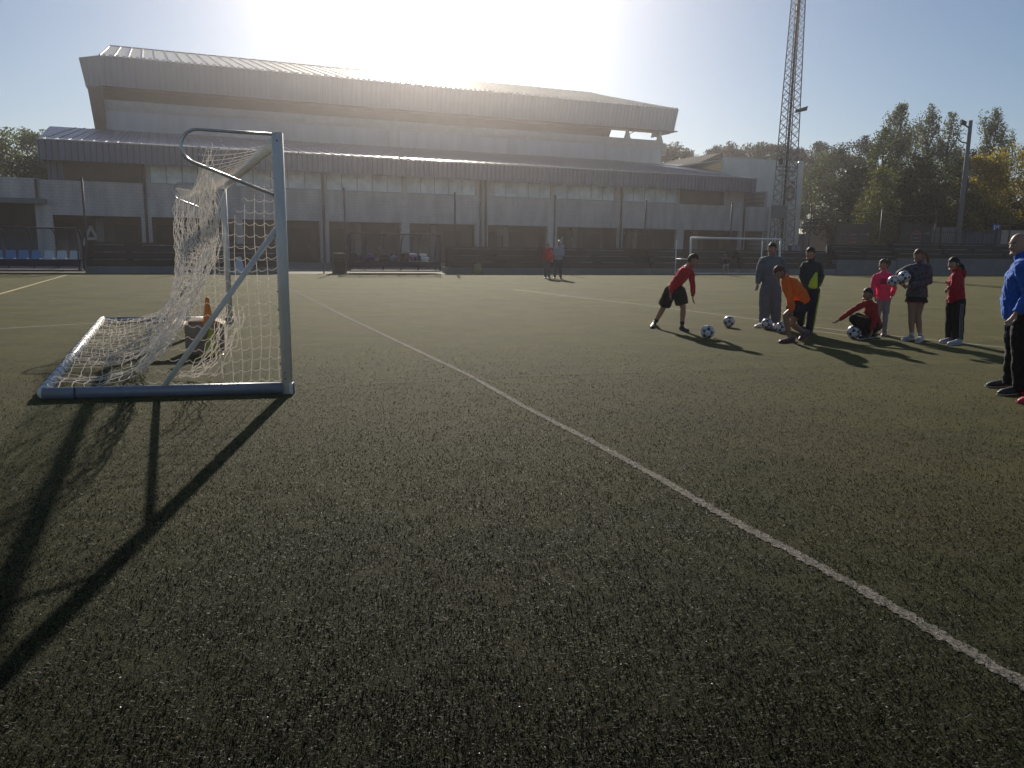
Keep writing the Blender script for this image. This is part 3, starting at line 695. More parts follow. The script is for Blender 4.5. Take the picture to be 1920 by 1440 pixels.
# ================================================================ WHITE BUILDING AND LOW WALL AT THE RIGHT
wh = empty('cream_rendered_building', FO, FANG, 'cream rendered building with a faded red round emblem behind the lattice mast', 'building')
k = MB(); k.box((59.35, 9.5, 0), (70.0, 9.9, 10.85)); k.box((57.6, 9.5, 0), (59.34, 9.9, 9.0)); k.box((69.6, 9.9, 0), (70.0, 24, 10.85)); k.box((59.4, 9.95, 10.5), (69.55, 24, 10.62)); k.build('wall', M['render'], wh)
bx('parapet_cap', (59.35, 9.42, 10.85), (70.05, 9.98, 10.95), M['ledge'], wh)
k = MB(); ec = (68.3, 9.46, 7.45)
for (r0, r1, m_) in ((.72, .42, 0),):
    for j in range(40):
        a0, a1 = 2 * math.pi * j / 40, 2 * math.pi * (j + 1) / 40
        q = [(ec[0] + r * math.cos(a), ec[1], ec[2] + r * 1.2 * math.sin(a)) for r, a in ((r0, a0), (r0, a1), (r1, a1), (r1, a0))]
        k.add([q[3], q[2], q[1], q[0]], [(3, 2, 1, 0)])
k.box((ec[0] + .1, ec[1] - .005, ec[2] + .95), (ec[0] + .6, ec[1] + .02, ec[2] + 1.3))
k.build('emblem_ring', M['red_sign'], wh)
k = MB()
for pts in ([(-.35, -.4), (-.1, .35), (.1, .35), (.35, -.4)], [(-.3, .45), (.3, .2)], [(-.25, -.05), (.3, .05)]):
    k.tube([(ec[0] + x * .75, 9.45, ec[2] + z * .75) for x, z in pts], .055, 6)
k.build('emblem_figure', M['sign_white'], wh)
k = MB()
for r_ in range(3):
    x = 66.6
    while x < 69.3 - r_ * .3:
        w = random.uniform(.12, .3); k.box((x, 9.46, 10.1 - r_ * .45), (x + w, 9.495, 10.32 - r_ * .45)); x += w + random.uniform(.06, .14)
k.build('wall_lettering', M['concrete'], wh)
gb = empty('gabled_roof_building', W(69.0, 30, -2.6), FANG, 'dark gabled roof rising behind the cream building', 'building')
k = MB(); k.add([(0, 0, 9), (9, 0, 9), (9, 12, 9), (0, 12, 9), (0, 0, 14.2), (9, 0, 12.4), (9, 12, 12.4), (0, 12, 14.2), (5.3, 0, 16.4), (5.3, 12, 16.4)],
    [(0, 1, 5, 8, 4), (1, 2, 6, 5), (2, 3, 7, 9, 6), (3, 0, 4, 7)]); k.build('wall', M['board'], gb)
k = MB(); k.hexa([(-.6, -.3, 13.95), (5.3, -.3, 16.42), (5.3, 12.3, 16.42), (-.6, 12.3, 13.95)], [(-.6, -.3, 14.15), (5.3, -.3, 16.62), (5.3, 12.3, 16.62), (-.6, 12.3, 14.15)])
k.hexa([(5.31, -.3, 16.42), (9.8, -.3, 11.9), (9.8, 12.3, 11.9), (5.31, 12.3, 16.42)], [(5.31, -.3, 16.62), (9.8, -.3, 12.1), (9.8, 12.3, 12.1), (5.31, 12.3, 16.62)]); k.build('roof', mat('dark_slate', (.035, .035, .04), .95, spec=.05, var=.2, vscale=1), gb)
pw = empty('pinkish_garden_wall', FO, FANG, 'pinkish rendered wall beside the cream building', 'wall')
k = MB(); k.box((65.2, 3, 0), (67.6, 3.3, 3.55)); k.box((67.61, 3, 0), (67.95, 3.3, 2.9)); k.build('wall', M['pink'], pw)
rail = empty('stair_handrail', FO, FANG, 'pale metal handrails of the stairs above the pinkish wall', 'handrail')
k = MB()
for z in (4.0, 4.5): k.tube([(69.9, 12, z - .2), (72.5, 12, z + .1), (75.5, 12, z + .18)], .05, 6)
for x in (70.5, 72.5, 75.4): k.tube([(x, 12, 3), (x, 12, 4.55)], .03, 6)
k.build('rail', M['alu_back'], rail)
bx('landing', (69.9, 12.1, 0), (76, 14, 3.2), M['concrete'], rail)

# ================================================================ TERRACE STEPS, DUGOUTS
def terrace(a0, a1, label, high=0.0, base=.30):
    o = empty('bench_terrace', E(a0, 2.2), EANG, label, 'terrace', 'stepped bench terraces along the pitch edge')
    L_ = a1 - a0
    bx('base', (0, 0, 0), (L_, 1.6, base), M['concrete'], o)
    z = base
    for i in range(3):
        y = .06 + i * .30
        h = .325 if not high else high
        bx('bench_board', (.04, y, z + .002), (L_ - .04, y + .25, z + h - .035), M['board'], o)
        x = .3
        while x < L_ - 1:
            w = random.uniform(1.2, 2.6); w = min(w, L_ - .2 - x)
            bx('board_edge', (x, y - .012, z + h - .033), (x + w, y + .25, z + h), M['edge'], o); x += w + random.uniform(.15, .9)
        z += h
    bx('back_board', (.02, .99, base), (L_ - .02, 1.05, z + .10), M['board'], o)
    return o
k_ = 0
edges = [2.6, 7.0, 11.3]
desc = ['left of the goal net', 'behind the goal net']
for i in range(2): terrace(edges[i] + .02, edges[i + 1] - .02, 'dark stepped bench terrace ' + ['just right of the dugout with blue seats', 'seen through the goal net, left of the door numbered 2'][i])
ed2 = [19.4, 25.2, 31.0, 36.8, 43.5]
ds = ['right of the dugout full of bags', 'behind the two people in red and white', 'behind the small far goal', 'behind the grey-tracksuit and dark-jacket boys']
for i in range(4): terrace(ed2[i] + .02, ed2[i + 1] - .02, 'dark stepped bench terrace ' + ds[i])
terrace(43.55, 48.0, 'taller dark bench terrace on a concrete base behind the girls', .27, .85)
terrace(48.05, 52.0, 'tallest dark bench terrace on a high concrete base beside the bald man', .29, 1.0)
terrace(52.05, 60.0, 'dark bench terrace at the far right edge behind the bald man', .29, 1.0)

def dugout(a0, a1, nb, label, cols_, off=1.6, ht=1.95):
    L_ = a1 - a0; o = empty('dugout', E(a0, off), EANG, label, 'dugout')
    prof = [(1.25, .12), (1.32, .6), (1.25, 1.2), (1.0, 1.65), (.6, 1.88), (.1, ht)]
    k = MB()
    for i in range(nb + 1):
        x = L_ * i / nb; k.tube([(x, y, z) for y, z in prof], .032, 8)
    k.build('rib', M['navyframe'], o, True)
    k = MB(); k.tube([(0, .1, ht), (L_, .1, ht)], .035, 8); k.tube([(0, 1.28, .15), (L_, 1.28, .15)], .03, 8); k.tube([(0, .1, ht), (0, .16, .1)], .03, 8); k.tube([(L_, .1, ht), (L_, .16, .1)], .03, 8); k.build('frame', M['navyframe'], o, True)
    k = MB(); vs = []
    for (y, z) in prof: vs += [(0.02, y - .035, z - .03), (L_ - .02, y - .035, z - .03)]
    k.add(vs, [(2 * i, 2 * i + 1, 2 * i + 3, 2 * i + 2) for i in range(len(prof) - 1)])
    for x in (0.01, L_ - .01): k.add([(x, y - .04, z - .03) for y, z in prof] + [(x, .15, .15)], [tuple(range(7))])
    k.build('clear_shell', M['poly'], o, True)
    bx('seat_beam', (0, .35, .30), (L_, .45, .58), M['navyframe'], o)
    bx('floor', (0, .05, .10), (L_, 1.2, .16), M['recess'], o)
    n = len(cols_); w = L_ / n
    for i, c in enumerate(cols_):
        if c is None: continue
        k = MB(); x0 = i * w + .04; x1 = (i + 1) * w - .04
        k.box((x0, .30, .60), (x1, .68, .64)); k.hexa([(x0, .68, .60), (x1, .68, .60), (x1, .73, .60), (x0, .73, .60)], [(x0 + .03, .76, .98), (x1 - .03, .76, .98), (x1 - .03, .80, .98), (x0 + .03, .80, .98)])
        k.build('seat', M[c], o, bevel=.015)
    return o
dugout(-5.6, 2.45, 8, 'empty dugout with a row of blue and pale plastic seats', ['blue'] * 13 + ['seat_pale'] * 3)
dg2 = dugout(14.35, 18.85, 5, 'dugout with bags heaped along its seats', ['navyframe'] * 6 + ['blue', 'seat_pale', None])
def lump(name, c, r, m, label, cat, group, seed, sq=1.0):
    o = empty(name, c, random.random() * 3, label, cat, group)
    def fn(v): return 1 + .16 * math.sin(v.x * 5 + seed) * math.sin(v.y * 4 + seed * 2) + .10 * math.sin(v.z * 7 + seed)
    k = MB(); k.ball((0, 0, r[2] * .9), r, 18, 12, fn=fn); k.build('bag_body', m, o, True)
    k = MB(); k.tube([(-r[0] * .5, 0, r[2] * 1.7), (-r[0] * .3, 0, r[2] * 2.05), (r[0] * .3, 0, r[2] * 2.08), (r[0] * .5, 0, r[2] * 1.7)], .014, 6); k.build('handle', M['dark'], o)
    return o
bag = [(.5, (.06, .025, .11), 'small dark purple bag at the left end of the dugout seats', .2), (1.0, (.05, .045, .18), 'violet-blue bag second from the left on the dugout seats', .24), (1.35, (.28, .28, .36), 'small pale bag on the dugout seats', .13),
       (1.75, (.02, .02, .03), 'black rucksack on the dugout seats left of a blue and white one', .23), (2.2, (.16, .18, .32), 'blue and white bag on the dugout seats', .2), (2.75, (.035, .02, .02), 'large black-brown rucksack in the middle of the dugout', .29),
       (3.2, (.14, .03, .05), 'dark red bag right of the large rucksack', .17), (3.5, (.02, .02, .025), 'black bag between the dark red bag and the pale blue seat', .18)]
for i, (a, c, lb, r) in enumerate(bag):
    lump('sports_bag', E(14.35 + a, 1.6 + .48, .62), (r, r * .7, r * .75), fab(c), lb, 'bag', 'bags heaped in the dugout', i * 1.7)
lump('white_jacket', E(14.35 + 3.75, 2.05, .66), (.26, .2, .09), fab((.6, .62, .66)), 'white garment draped over the blue seat in the dugout', 'jacket', None, 4)
lump('ball_sack', E(14.35 + 6.4, 1.5, 0), (.22, .2, .28), fab((.34, .28, .15)), 'yellowish sack on the ground right of the dugout', 'sack', None, 2.2)
# crate, post and folding sign by the door numbered 2
k = empty('wooden_crate', E(13.55, 1.9), EANG, 'dark wooden crate standing left of the dugout with bags', 'crate')
q = MB()
for i in range(5): q.box((0, 0, i * .2), (.62, .6, i * .2 + .185))
q.build('crate_boards', M['soffit'], k); q = MB()
for x in (-.03, .56): q.box((x, -.03, 0), (x + .08, -.001, 1.02))
q.build('corner_batten', M['brown'], k)
pk = MB(); pk.tube([E(13.1, 2.0, 0), E(13.1, 2.0, .55), E(13.1, 2.0, 1.25)], [.035, .032, .03], 10); pk.tube([E(13.1, 2.0, 1.25), E(13.1, 2.0, 1.29)], [.045, .02], 10)
tag(pk.build('short_post', M['concrete'], smooth=True), 'short grey post beside the dark wooden crate', 'post')
sg = empty('folding_sign', E(9.2, 1.1), EANG, 'pale blue-white tapering floor sign behind the goal net', 'sign')
for y0 in (0, .38):
    q = MB(); s_ = 1 if y0 == 0 else -1
    q.hexa([(-.27, y0 - .01, 0.02), (.27, y0 - .01, 0.02), (.27, y0 + .02, .02), (-.27, y0 + .02, .02)], [(-.10, .19 - .01 * s_, .78), (.10, .19 - .01 * s_, .78), (.10, .19 + .012, .78), (-.10, .19 + .012, .78)]); q.build('sign_board', M['seat_pale'], sg)

# ================================================================ BALL-STOP FENCE POLES
bf = empty('ball_stop_fence', E(0, 6.2), 0, 'tall thin dark posts with a sagging net rope behind the terraces', 'fence')
tops = []
for (x, yt) in ((-60, 330), (153, 335), (400, 345), (645, 355), (853, 363), (1041, 368), (1212, 377), (1373, 382), (1522, 385), (1655, 392), (1757, 396), (1897, 402), (2030, 408)):
    d = ray(x, yt); kk = (EP.y + 6.2 * 1.05 + .326 * 21.1) / (d.y - .326 * d.x); p = EYE + d * kk; tops.append(p)
    q = MB(); q.tube([(p.x, p.y, 0), (p.x, p.y, p.z)], .055, 8); q.ball((p.x, p.y, p.z + .02), .07, 8, 6); wb(q, 'fence_post', M['pipe'], bf, True)
q = MB()
for a, b in zip(tops[3:-3], tops[4:-2]):
    pts = [a.lerp(b, i / 14) - Vector((0, 0, .12 + .26 * math.sin(math.pi * i / 14) + .04 * math.sin(i * 2.3))) for i in range(15)]; q.tube(pts, .007, 4)
wb(q, 'net_rope', M['ledge'], bf)

# ================================================================ LATTICE FLOODLIGHT MAST
mp_ = P(1464, 470, 56); mp_.z = 0
mast = empty('floodlight_mast', mp_, R(12), 'tall tapering steel lattice floodlight mast in front of the cream building', 'mast')
def hw_(z): return .62 - .36 * min(z, 21) / 21
Hm = 27
for sx, sy in ((-1, -1), (1, -1), (1, 1), (-1, 1)):
    q = MB(); q.tube([(sx * hw_(z), sy * hw_(z), z) for z in (0, 7, 14, 21, Hm)], .038, 8); q.build('mast_leg', M['mast'], mast, True)
q = MB(); z = .6
while z < Hm - 1:
    h = hw_(z) * 1.25; z2 = z + h; a, b = hw_(z), hw_(z2)
    c4 = [(-1, -1), (1, -1), (1, 1), (-1, 1)]
    for i in range(4):
        s0, s1 = c4[i], c4[(i + 1) % 4]
        q.tube([(s0[0] * a, s0[1] * a, z), (s1[0] * b, s1[1] * b, z2)], .020, 5)
        q.tube([(s1[0] * a, s1[1] * a, z), (s0[0] * b, s0[1] * b, z2)], .020, 5)
    z = z2
q.build('lattice_brace', M['mast'], mast)
q = MB(); q.tube([(.0, 0, .5), (.0, 0, Hm - .5)], .085, 10); q.build('cable_duct', M['pipe'], mast, True)
q = MB(); q.hexa([(.10, -.6, 10.4), (.75, -.75, 10.55), (.75, -.45, 10.55), (.10, -.4, 10.4)], [(.15, -.6, 10.62), (.85, -.7, 10.85), (.85, -.5, 10.85), (.15, -.4, 10.62)]); q.build('small_lamp', M['dark'], mast)
bx('junction_box', (-1.35, -.95, 3.5), (-.35, -.7, 4.35), M['concrete'], mast, .02)
bx('junction_box', (-1.1, -.95, 7.0), (-.85, -.8, 7.4), M['dark'], mast, .02)
q = MB(); 
for x in (-1.2, -.95, -.7): q.tube([(x, -.85, 3.5), (x + .05, -.88, 3.1), (x + .15, -.85, 2.6), (x + .02, -.9, 1.4), (x, -.85, .2)], .02, 6)
q.build('cable', M['dark'], mast)
bx('cabinet', (.05, -1.25, 0), (.80, -.80, 1.75), M['fascia'], mast, .02)
for x in (-1.5, -.5, .5, 1.5):
    q = MB(); q.tube([(x, -.7, Hm + .2), (x, -1.05, Hm - .1)], [.28, .34], 12); q.build('floodlight', M['concrete'], mast)
bx('head_frame', (-1.9, -.65, Hm - .4), (1.9, -.5, Hm + .5), M['steel'], mast)

# street lights and poles
p0 = P(1794, 470, 58); p0.z = 0
pl = empty('concrete_light_pole', p0, 0, 'tall tapering grey concrete pole rising in front of the poplars', 'pole')
q = MB(); q.tube([(0, 0, 0), (0, 0, 10.45)], [.19, .13], 14); q.build('shaft', M['concrete'], pl, True)
q = MB(); q.tube([(0, 0, 9.9), (-.45, -.1, 10.15), (-.5, -.1, 10.35)], .06, 6); q.tube([(0, 0, 8.9), (-.5, 0, 9.0), (-.9, 0, 9.35)], .05, 6); q.hexa([(-.7, -.15, 10.2), (-.35, -.15, 10.1), (-.35, .1, 10.1), (-.7, .1, 10.2)], [(-.7, -.15, 10.5), (-.35, -.15, 10.35), (-.35, .1, 10.35), (-.7, .1, 10.5)]); q.build('bracket', M['dark'], pl)
def lamp(px_, yt, Y, label, r=.09, arm=.7):
    p = P(px_, yt, Y); h = p.z; o = empty('street_lamp', (p.x, p.y, 0), 0, label, 'street lamp')
    q = MB(); q.tube([(0, 0, 0), (0, 0, h - .3), (-.15, 0, h - .05), (-arm, 0, h)], [r, r * .6, r * .5, r * .4], 10); q.build('lamp_post', M['steel'], o, True)
    q = MB(); q.hexa([(-arm - .55, -.14, h - .06), (-arm, -.12, h - .06), (-arm, .12, h - .06), (-arm - .55, .14, h - .06)], [(-arm - .45, -.1, h + .10), (-arm, -.08, h + .06), (-arm, .08, h + .06), (-arm - .45, .1, h + .10)]); q.build('lamp_head', M['alu_back'], o, bevel=.02)
lamp(1857, 302, 85, 'thin grey street lamp in front of the yellowing trees')
lamp(1517, 305, 76, 'thin street lamp between the cream building and the green trees', .08, .5)

# ================================================================ FENCING, BANNERS AND WALLS AT THE RIGHT
def wp(px_, Y): p = P(px_, 470, Y); p.z = 0; return p
def panel_run(name, x0, x1, Y0, Y1, zt, label, cat, m, th=.12, zb=0, part=None):
    a, b = wp(x0, Y0), wp(x1, Y1); L_ = (b - a).length
    o = empty(name, a, math.atan2(b.y - a.y, b.x - a.x), label, cat); bx(part or 'wall', (0, 0, zb), (L_, th, zt), m, o); return o, L_
o, L_ = panel_run('metal_sheet_hoarding', 1789, 1872, 60, 60.5, 2.8, 'blue-grey corrugated sheet hoarding behind the palisade fence', 'hoarding', M['fascia'], part='sheet')
q = MB(); x = 0
while x < L_: q.box((x, -.03, 0), (x + .06, 0, 2.8)); x += .2
q.build('rib', M['fascia'], o)
o, L_ = panel_run('beige_wall', 1743, 1788, 60, 60, 3.1, 'beige wall behind the palisade fence left of the concrete pole', 'wall', M['recess_pale'])
bx('coping', (0, -.04, 3.1), (L_, .16, 3.2), M['concrete'], o)
o, L_ = panel_run('pinkish_wall', 1874, 2010, 60.5, 61, 3.05, 'pinkish wall with a low railing on top at the far right', 'wall', M['pink'])
q = MB(); q.tube([(0, .06, 3.5), (L_, .06, 3.5)], .03, 6); x = .1
while x < L_: q.tube([(x, .06, 3.05), (x, .06, 3.5)], .025, 6); x += 1.6
q.build('railing', M['dark'], o)
a, b = wp(1700, 57.5), wp(1876, 58.5); L_ = (b - a).length
o = empty('palisade_fence', a, math.atan2(b.y - a.y, b.x - a.x), 'dark vertical-bar palisade fence above the taller terraces', 'fence')
q = MB(); x = 0
while x < L_: q.box((x, 0, 0), (x + .03, .03, 3.0)); x += .15
q.build('bar', M['pipe'], o)
q = MB(); q.box((0, -.035, .4), (L_, -.001, .46)); q.box((0, -.035, 2.75), (L_, -.001, 2.82)); q.build('rail', M['pipe'], o)
q = MB()
for x in (0, L_ * .33, L_ * .60, L_ * .93): q.box((x - .06, -.12, 0), (x + .06, -.04, 3.15))
q.build('fence_post', M['dark'], o)
def banner(px0, px1, Y, z0, z1, m, label, ring):
    a, b = wp(px0, Y), wp(px1, Y + .2); L_ = (b - a).length
    o = empty('banner', a, math.atan2(b.y - a.y, b.x - a.x), label, 'banner')
    bx('banner_sheet', (0, 0, z0), (L_, .03, z1), m, o)
    q = MB(); c = (L_ * .48, -.012, (z0 + z1) / 2)
    for (r0, r1) in ring:
        for j in range(32):
            a0, a1 = 2 * math.pi * j / 32, 2 * math.pi * (j + 1) / 32
            v = [(c[0] + r * .85 * math.cos(t), c[1], c[2] + r * 1.1 * math.sin(t)) for r, t in ((r0, a0), (r0, a1), (r1, a1), (r1, a0))]
            q.add(v, [(0, 1, 2, 3)])
    q.build('red_emblem', M['red_sign'], o)
    q = MB()
    for z in (.22, -.05, -.30): q.box((c[0] - .22, -.03, c[2] + z), (c[0] + .22, -.014, c[2] + z + .09))
    q.box((.25, -.03, c[2] + .28), (c[0] - .55, -.014, c[2] + .33)); q.box((c[0] + .55, -.03, c[2] + .28), (L_ - .2, -.014, c[2] + .33)); q.ball((L_ - .3, -.02, c[2] + .30), (.12, .02, .12), 10, 6)
    q.build('printed_figure', M['concrete'], o)
    q = MB()
    for x in (0.0, L_): q.tube([(x, .06, 0), (x, .06, z1 + .1)], .04, 6)
    q.build('banner_post', M['pipe'], o)
banner(1688, 1744, 56.8, 1.45, 3.25, M['banner'], 'black banner with a red ring emblem above the terraces', [(.50, .36)])
banner(1566, 1632, 58.5, 1.25, 3.3, M['banner_brown'], 'faded maroon banner with reddish emblem beside the pinkish wall', [(.38, .26)])
# mesh fence joining the banners
a, b = wp(1552, 59), wp(1700, 57.5); L_ = (b - a).length
o = empty('mesh_fence', a, math.atan2(b.y - a.y, b.x - a.x), 'dark wire mesh fence behind the two banners', 'fence')
q = MB(); x = 0
while x < L_: q.tube([(x, .15, 0), (x, .15, 3.4)], .006, 3, cap=False); x += .12
z = .1
while z < 3.4: q.tube([(0, .15, z), (L_, .15, z)], .006, 3, cap=False); z += .24
q.build('wire_mesh', M['pipe'], o); q = MB(); q.tube([(0, .15, 3.42), (L_, .15, 3.42)], .03, 6)
for x in (0, L_ * .35, L_ * .7, L_): q.tube([(x, .15, 0), (x, .15, 3.45)], .035, 6)
q.build('frame', M['pipe'], o)
o, L_ = panel_run('low_white_wall', 1548, 1606, 63, 63, 1.35, 'low pale wall lit by the sun, right of the pinkish wall', 'wall', M['palec'], th=.9); bx('end_block', (0, -.15, 0), (.7, -.001, 1.75), M['palec'], o)
o, L_ = panel_run('long_low_kerb_wall', 1608, 1672, 62, 61, 1.18, 'long low pale kerb wall under the maroon banner', 'wall', M['palec'], th=.6); bx('red_cover', (.2, -.05, .95), (1.5, .4, 1.36), M['red_sign'], o, .04)
p = wp(1862, 62); o = empty('blue_parking_sign', p, 0, 'small blue square sign with pale marks above the hoarding', 'sign')
q = MB(); q.tube([(0, 0, 0), (0, 0, 3.2)], .03, 8); q.build('sign_post', M['steel'], o); bx('sign_plate', (-.28, -.06, 3.0), (.30, -.035, 3.55), mat('sign_blue', (.03, .05, .30), .5), o)
q = MB(); q.box((-.18, -.08, 3.1), (-.08, -.062, 3.45)); q.box((.0, -.08, 3.1), (.06, -.062, 3.4)); q.box((.12, -.08, 3.15), (.2, -.062, 3.45)); q.build('sign_mark', M['white'], o)

def car(px_, Y, rot, col_, label):
    p = wp(px_, Y); o = empty('parked_car', p, rot, label, 'car', 'cars parked beyond the fence')
    m = mat('car_paint_' + str(px_), col_, .25, .3, spec=.6)
    prof = [(-2.1, .35), (-2.15, .75), (-1.95, .95), (-1.1, 1.02), (-.45, 1.42), (.75, 1.46), (1.5, 1.08), (2.0, .98), (2.12, .7), (2.1, .35)]
    k = MB(); n = len(prof); vs = []
    for y, s_ in ((-.82, .96), (-.78, 1), (.78, 1), (.82, .96)):
        for x, z in prof: vs.append((x * s_, y * (.86 if z > 1.2 else 1), z))
    fs = [(a * n + i, a * n + (i + 1) % n, (a + 1) * n + (i + 1) % n, (a + 1) * n + i) for a in range(3) for i in range(n)]
    fs += [tuple(range(n))[::-1], tuple(range(3 * n, 4 * n))]
    k.add(vs, fs); k.build('car_body', m, o, True, bevel=.04)
    g_ = MB()
    for s_ in (-1, 1):
        g_.add([(-.95, s_ * .83, 1.02), (1.25, s_ * .83, 1.08), (.65, s_ * .74, 1.40), (-.42, s_ * .74, 1.38)], [(0, 1, 2, 3) if s_ < 0 else (3, 2, 1, 0)])
    g_.add([(-1.12, -.66, 1.06), (-1.12, .66, 1.06), (-.52, .58, 1.415), (-.52, -.58, 1.415)], [(0, 3, 2, 1)])
    g_.add([(1.48, -.66, 1.13), (1.48, .66, 1.13), (.84, .58, 1.465), (.84, -.58, 1.465)], [(0, 1, 2, 3)])
    g_.build('window', M['dark'], o)
    for x in (-1.3, 1.3):
        for y in (-.80, .80):
            k = MB(); k.tube([(x, y - .1, .32), (x, y + .1, .32)], .32, 20); w = k.build('wheel', M['dark'], o, True)
            k = MB(); k.tube([(x, y - .11, .32), (x, y + .11, .32)], .18, 12); r_ = k.build('rim', M['steel'], o, True); r_.parent = w
    for y in (-.6, .6): bx('headlight', (-2.17, y - .15, .68), (-2.08, y + .15, .82), M['white'], o, .02)
car(1566, 74, R(70), (.10, .10, .11), 'dark car with sunlit bonnet right of the pinkish wall')
car(1668, 66, R(100), (.02, .02, .025), 'black car parked behind the black banner')
car(1640, 76, R(15), (.06, .03, .03), 'dark maroon car parked behind the maroon banner')

# ================================================================ TREES
def leafmat(nm, c1, c2, c3, trans=.35):
    m = bpy.data.materials.new(nm); m.use_nodes = True; nt = m.node_tree; b = nt.nodes['Principled BSDF']
    geo = nt.nodes.new('ShaderNodeNewGeometry'); rp = nt.nodes.new('ShaderNodeValToRGB'); e = rp.color_ramp.elements
    e[0].color = (*c1, 1); e[1].color = (*c3, 1); x = e.new(.6); x.color = (*c2, 1)
    nt.links.new(geo.outputs['Random Per Island'], rp.inputs[0]); nt.links.new(rp.outputs[0], b.inputs['Base Color']); b.inputs['Roughness'].default_value = .6; b.inputs['Specular IOR Level'].default_value = .25
    tr = nt.nodes.new('ShaderNodeBsdfTranslucent'); mx = nt.nodes.new('ShaderNodeMixShader'); mx.inputs[0].default_value = trans
    nt.links.new(rp.outputs[0], tr.inputs[0]); nt.links.new(b.outputs[0], mx.inputs[1]); nt.links.new(tr.outputs[0], mx.inputs[2]); nt.links.new(mx.outputs[0], nt.nodes['Material Output'].inputs[0])
    return m
LM = {'green': leafmat('broad_leaf', (.035, .055, .016), (.07, .10, .028), (.15, .19, .04), .45),
      'dark': leafmat('dark_leaf', (.018, .028, .012), (.03, .045, .017), (.055, .075, .025), .25),
      'poplar': leafmat('poplar_leaf', (.07, .08, .045), (.12, .14, .075), (.24, .26, .15), .5),
      'lime': leafmat('yellow_green_leaf', (.06, .075, .02), (.10, .12, .03), (.22, .21, .06), .5),
      'yellow': leafmat('autumn_leaf', (.12, .13, .02), (.36, .29, .03), (.62, .40, .03), .55),
      'pine': leafmat('pine_needle', (.03, .045, .02), (.045, .06, .028), (.075, .09, .04), .2)}
def tree(px_, ytop, Y, w, kind, leaf, label, n=5000, ls=.2, low=.12, name='tree', group=None):
    p = P(px_, ytop, Y); H_ = p.z; base = Vector((p.x, p.y, 0))
    o = empty(name, base, random.random() * 6, label, 'tree' if name != 'shrub' else 'shrub', group)
    tr_h = H_ * (.92 if kind == 'poplar' else .7)
    k = MB(); x = 0; y = 0; pts = []; rad = []
    for i in range(8):
        t_ = i / 7; pts.append((x, y, tr_h * t_)); rad.append(max(.03, H_ * .016 * (1 - .85 * t_))); x += random.uniform(-.1, .1); y += random.uniform(-.1, .1)
    k.tube(pts, rad, 8); limbs = []
    nb = 12 if kind != 'poplar' else 16
    zlo = H_ * low
    cl = []
    for i in range(nb):
        t_ = random.uniform(max(.15, low), .85); z = tr_h * t_; a = random.uniform(0, 6.28)
        if kind == 'poplar': l = w * .34 * random.uniform(.6, 1); dz = l * 2.2
        elif kind == 'pine': z = tr_h * random.uniform(.6, .98); l = w * .42 * random.uniform(.6, 1); dz = l * .45
        else: l = w * .40 * random.uniform(.6, 1); dz = l * .7
        q = Vector((math.cos(a) * l, math.sin(a) * l, min(H_ * .96, z + dz)))
        k.tube([(0, 0, z), (q.x * .5, q.y * .5, z + (q.z - z) * .4), q], [H_ * .006, H_ * .004, .02], 5); cl.append(q)
    k.build('trunk', M['bark'], o, True)
    # leaf clumps through the crown's volume
    nc = {'poplar': 190, 'broad': 110, 'pine': 70, 'shrub': 50}[kind]; cs = []; n = int(n * 1.7); ls = ls * .82
    for i in range(nc):
        t_ = random.random()
        if kind == 'poplar':
            z = zlo + (H_ - zlo) * t_ ; prof = math.sin(math.pi * min(1, (t_ * .86 + .14))) ** .55 * (1 - .25 * t_); r = w * .5 * prof * random.random() ** .5; cr = random.uniform(.35, .80) * (1 - .40 * t_)
        elif kind == 'pine':
            z = H_ * (.55 + .42 * t_); prof = math.sin(math.pi * (.12 + .80 * t_)) ** .6; r = w * .5 * prof * random.random() ** .4; cr = random.uniform(.7, 1.4)
        else:
            z = zlo + (H_ - zlo) * .97 * t_; prof = math.sin(math.pi * (.14 + .80 * t_)) ** .6; r = w * .5 * prof * random.random() ** .4; cr = random.uniform(.5, 1.25) * (w / 8) ** .5
        a = random.uniform(0, 6.28); cs.append((r * math.cos(a), r * math.sin(a), z, cr, random.uniform(.5, 1.2)))
    for q in cl: cs.append((q.x, q.y, q.z, .6, 1))
    C_ = np.array(cs); wts = C_[:, 3] ** 2 * C_[:, 4]; idx = rng.choice(len(C_), n, p=wts / wts.sum())
    d = rng.normal(0, 1, (n, 3)); d /= np.linalg.norm(d, axis=1)[:, None]
    rr_ = rng.random(n) ** (1 / 2.2) * C_[idx, 3]
    sc_ = np.array([1, 1, 1.7 if kind == 'poplar' else .75])
    c = C_[idx, :3] + d * rr_[:, None] * sc_
    c[:, 2] = np.minimum(c[:, 2], H_ + .1 + rng.normal(0, .15, n)); c[:, 2] = np.maximum(c[:, 2], .1)
    s1 = ls * rng.uniform(.5, 1.25, n)
    u = rng.normal(0, 1, (n, 3)); u /= np.linalg.norm(u, axis=1)[:, None]; v = np.cross(u, rng.normal(0, 1, (n, 3))); v /= np.linalg.norm(v, axis=1)[:, None]
    U = u * s1[:, None] * .5; V_ = v * s1[:, None] * .42
    vv = np.stack([c - U, c + V_, c + U * 1.1, c - V_], 1).reshape(-1, 3)
    me = bpy.data.meshes.new('crown'); me.vertices.add(4 * n); me.vertices.foreach_set('co', vv.reshape(-1).astype(np.float32))
    me.loops.add(4 * n); me.loops.foreach_set('vertex_index', np.arange(4 * n, dtype=np.int32)); me.polygons.add(n); me.polygons.foreach_set('loop_start', np.arange(0, 4 * n, 4, dtype=np.int32))
    me.update(calc_edges=True); me.materials.append(LM[leaf]); cr_ = bpy.data.objects.new('crown', me); col.objects.link(cr_); cr_.parent = o
    return o
GR = 'trees beyond the fence at the right'
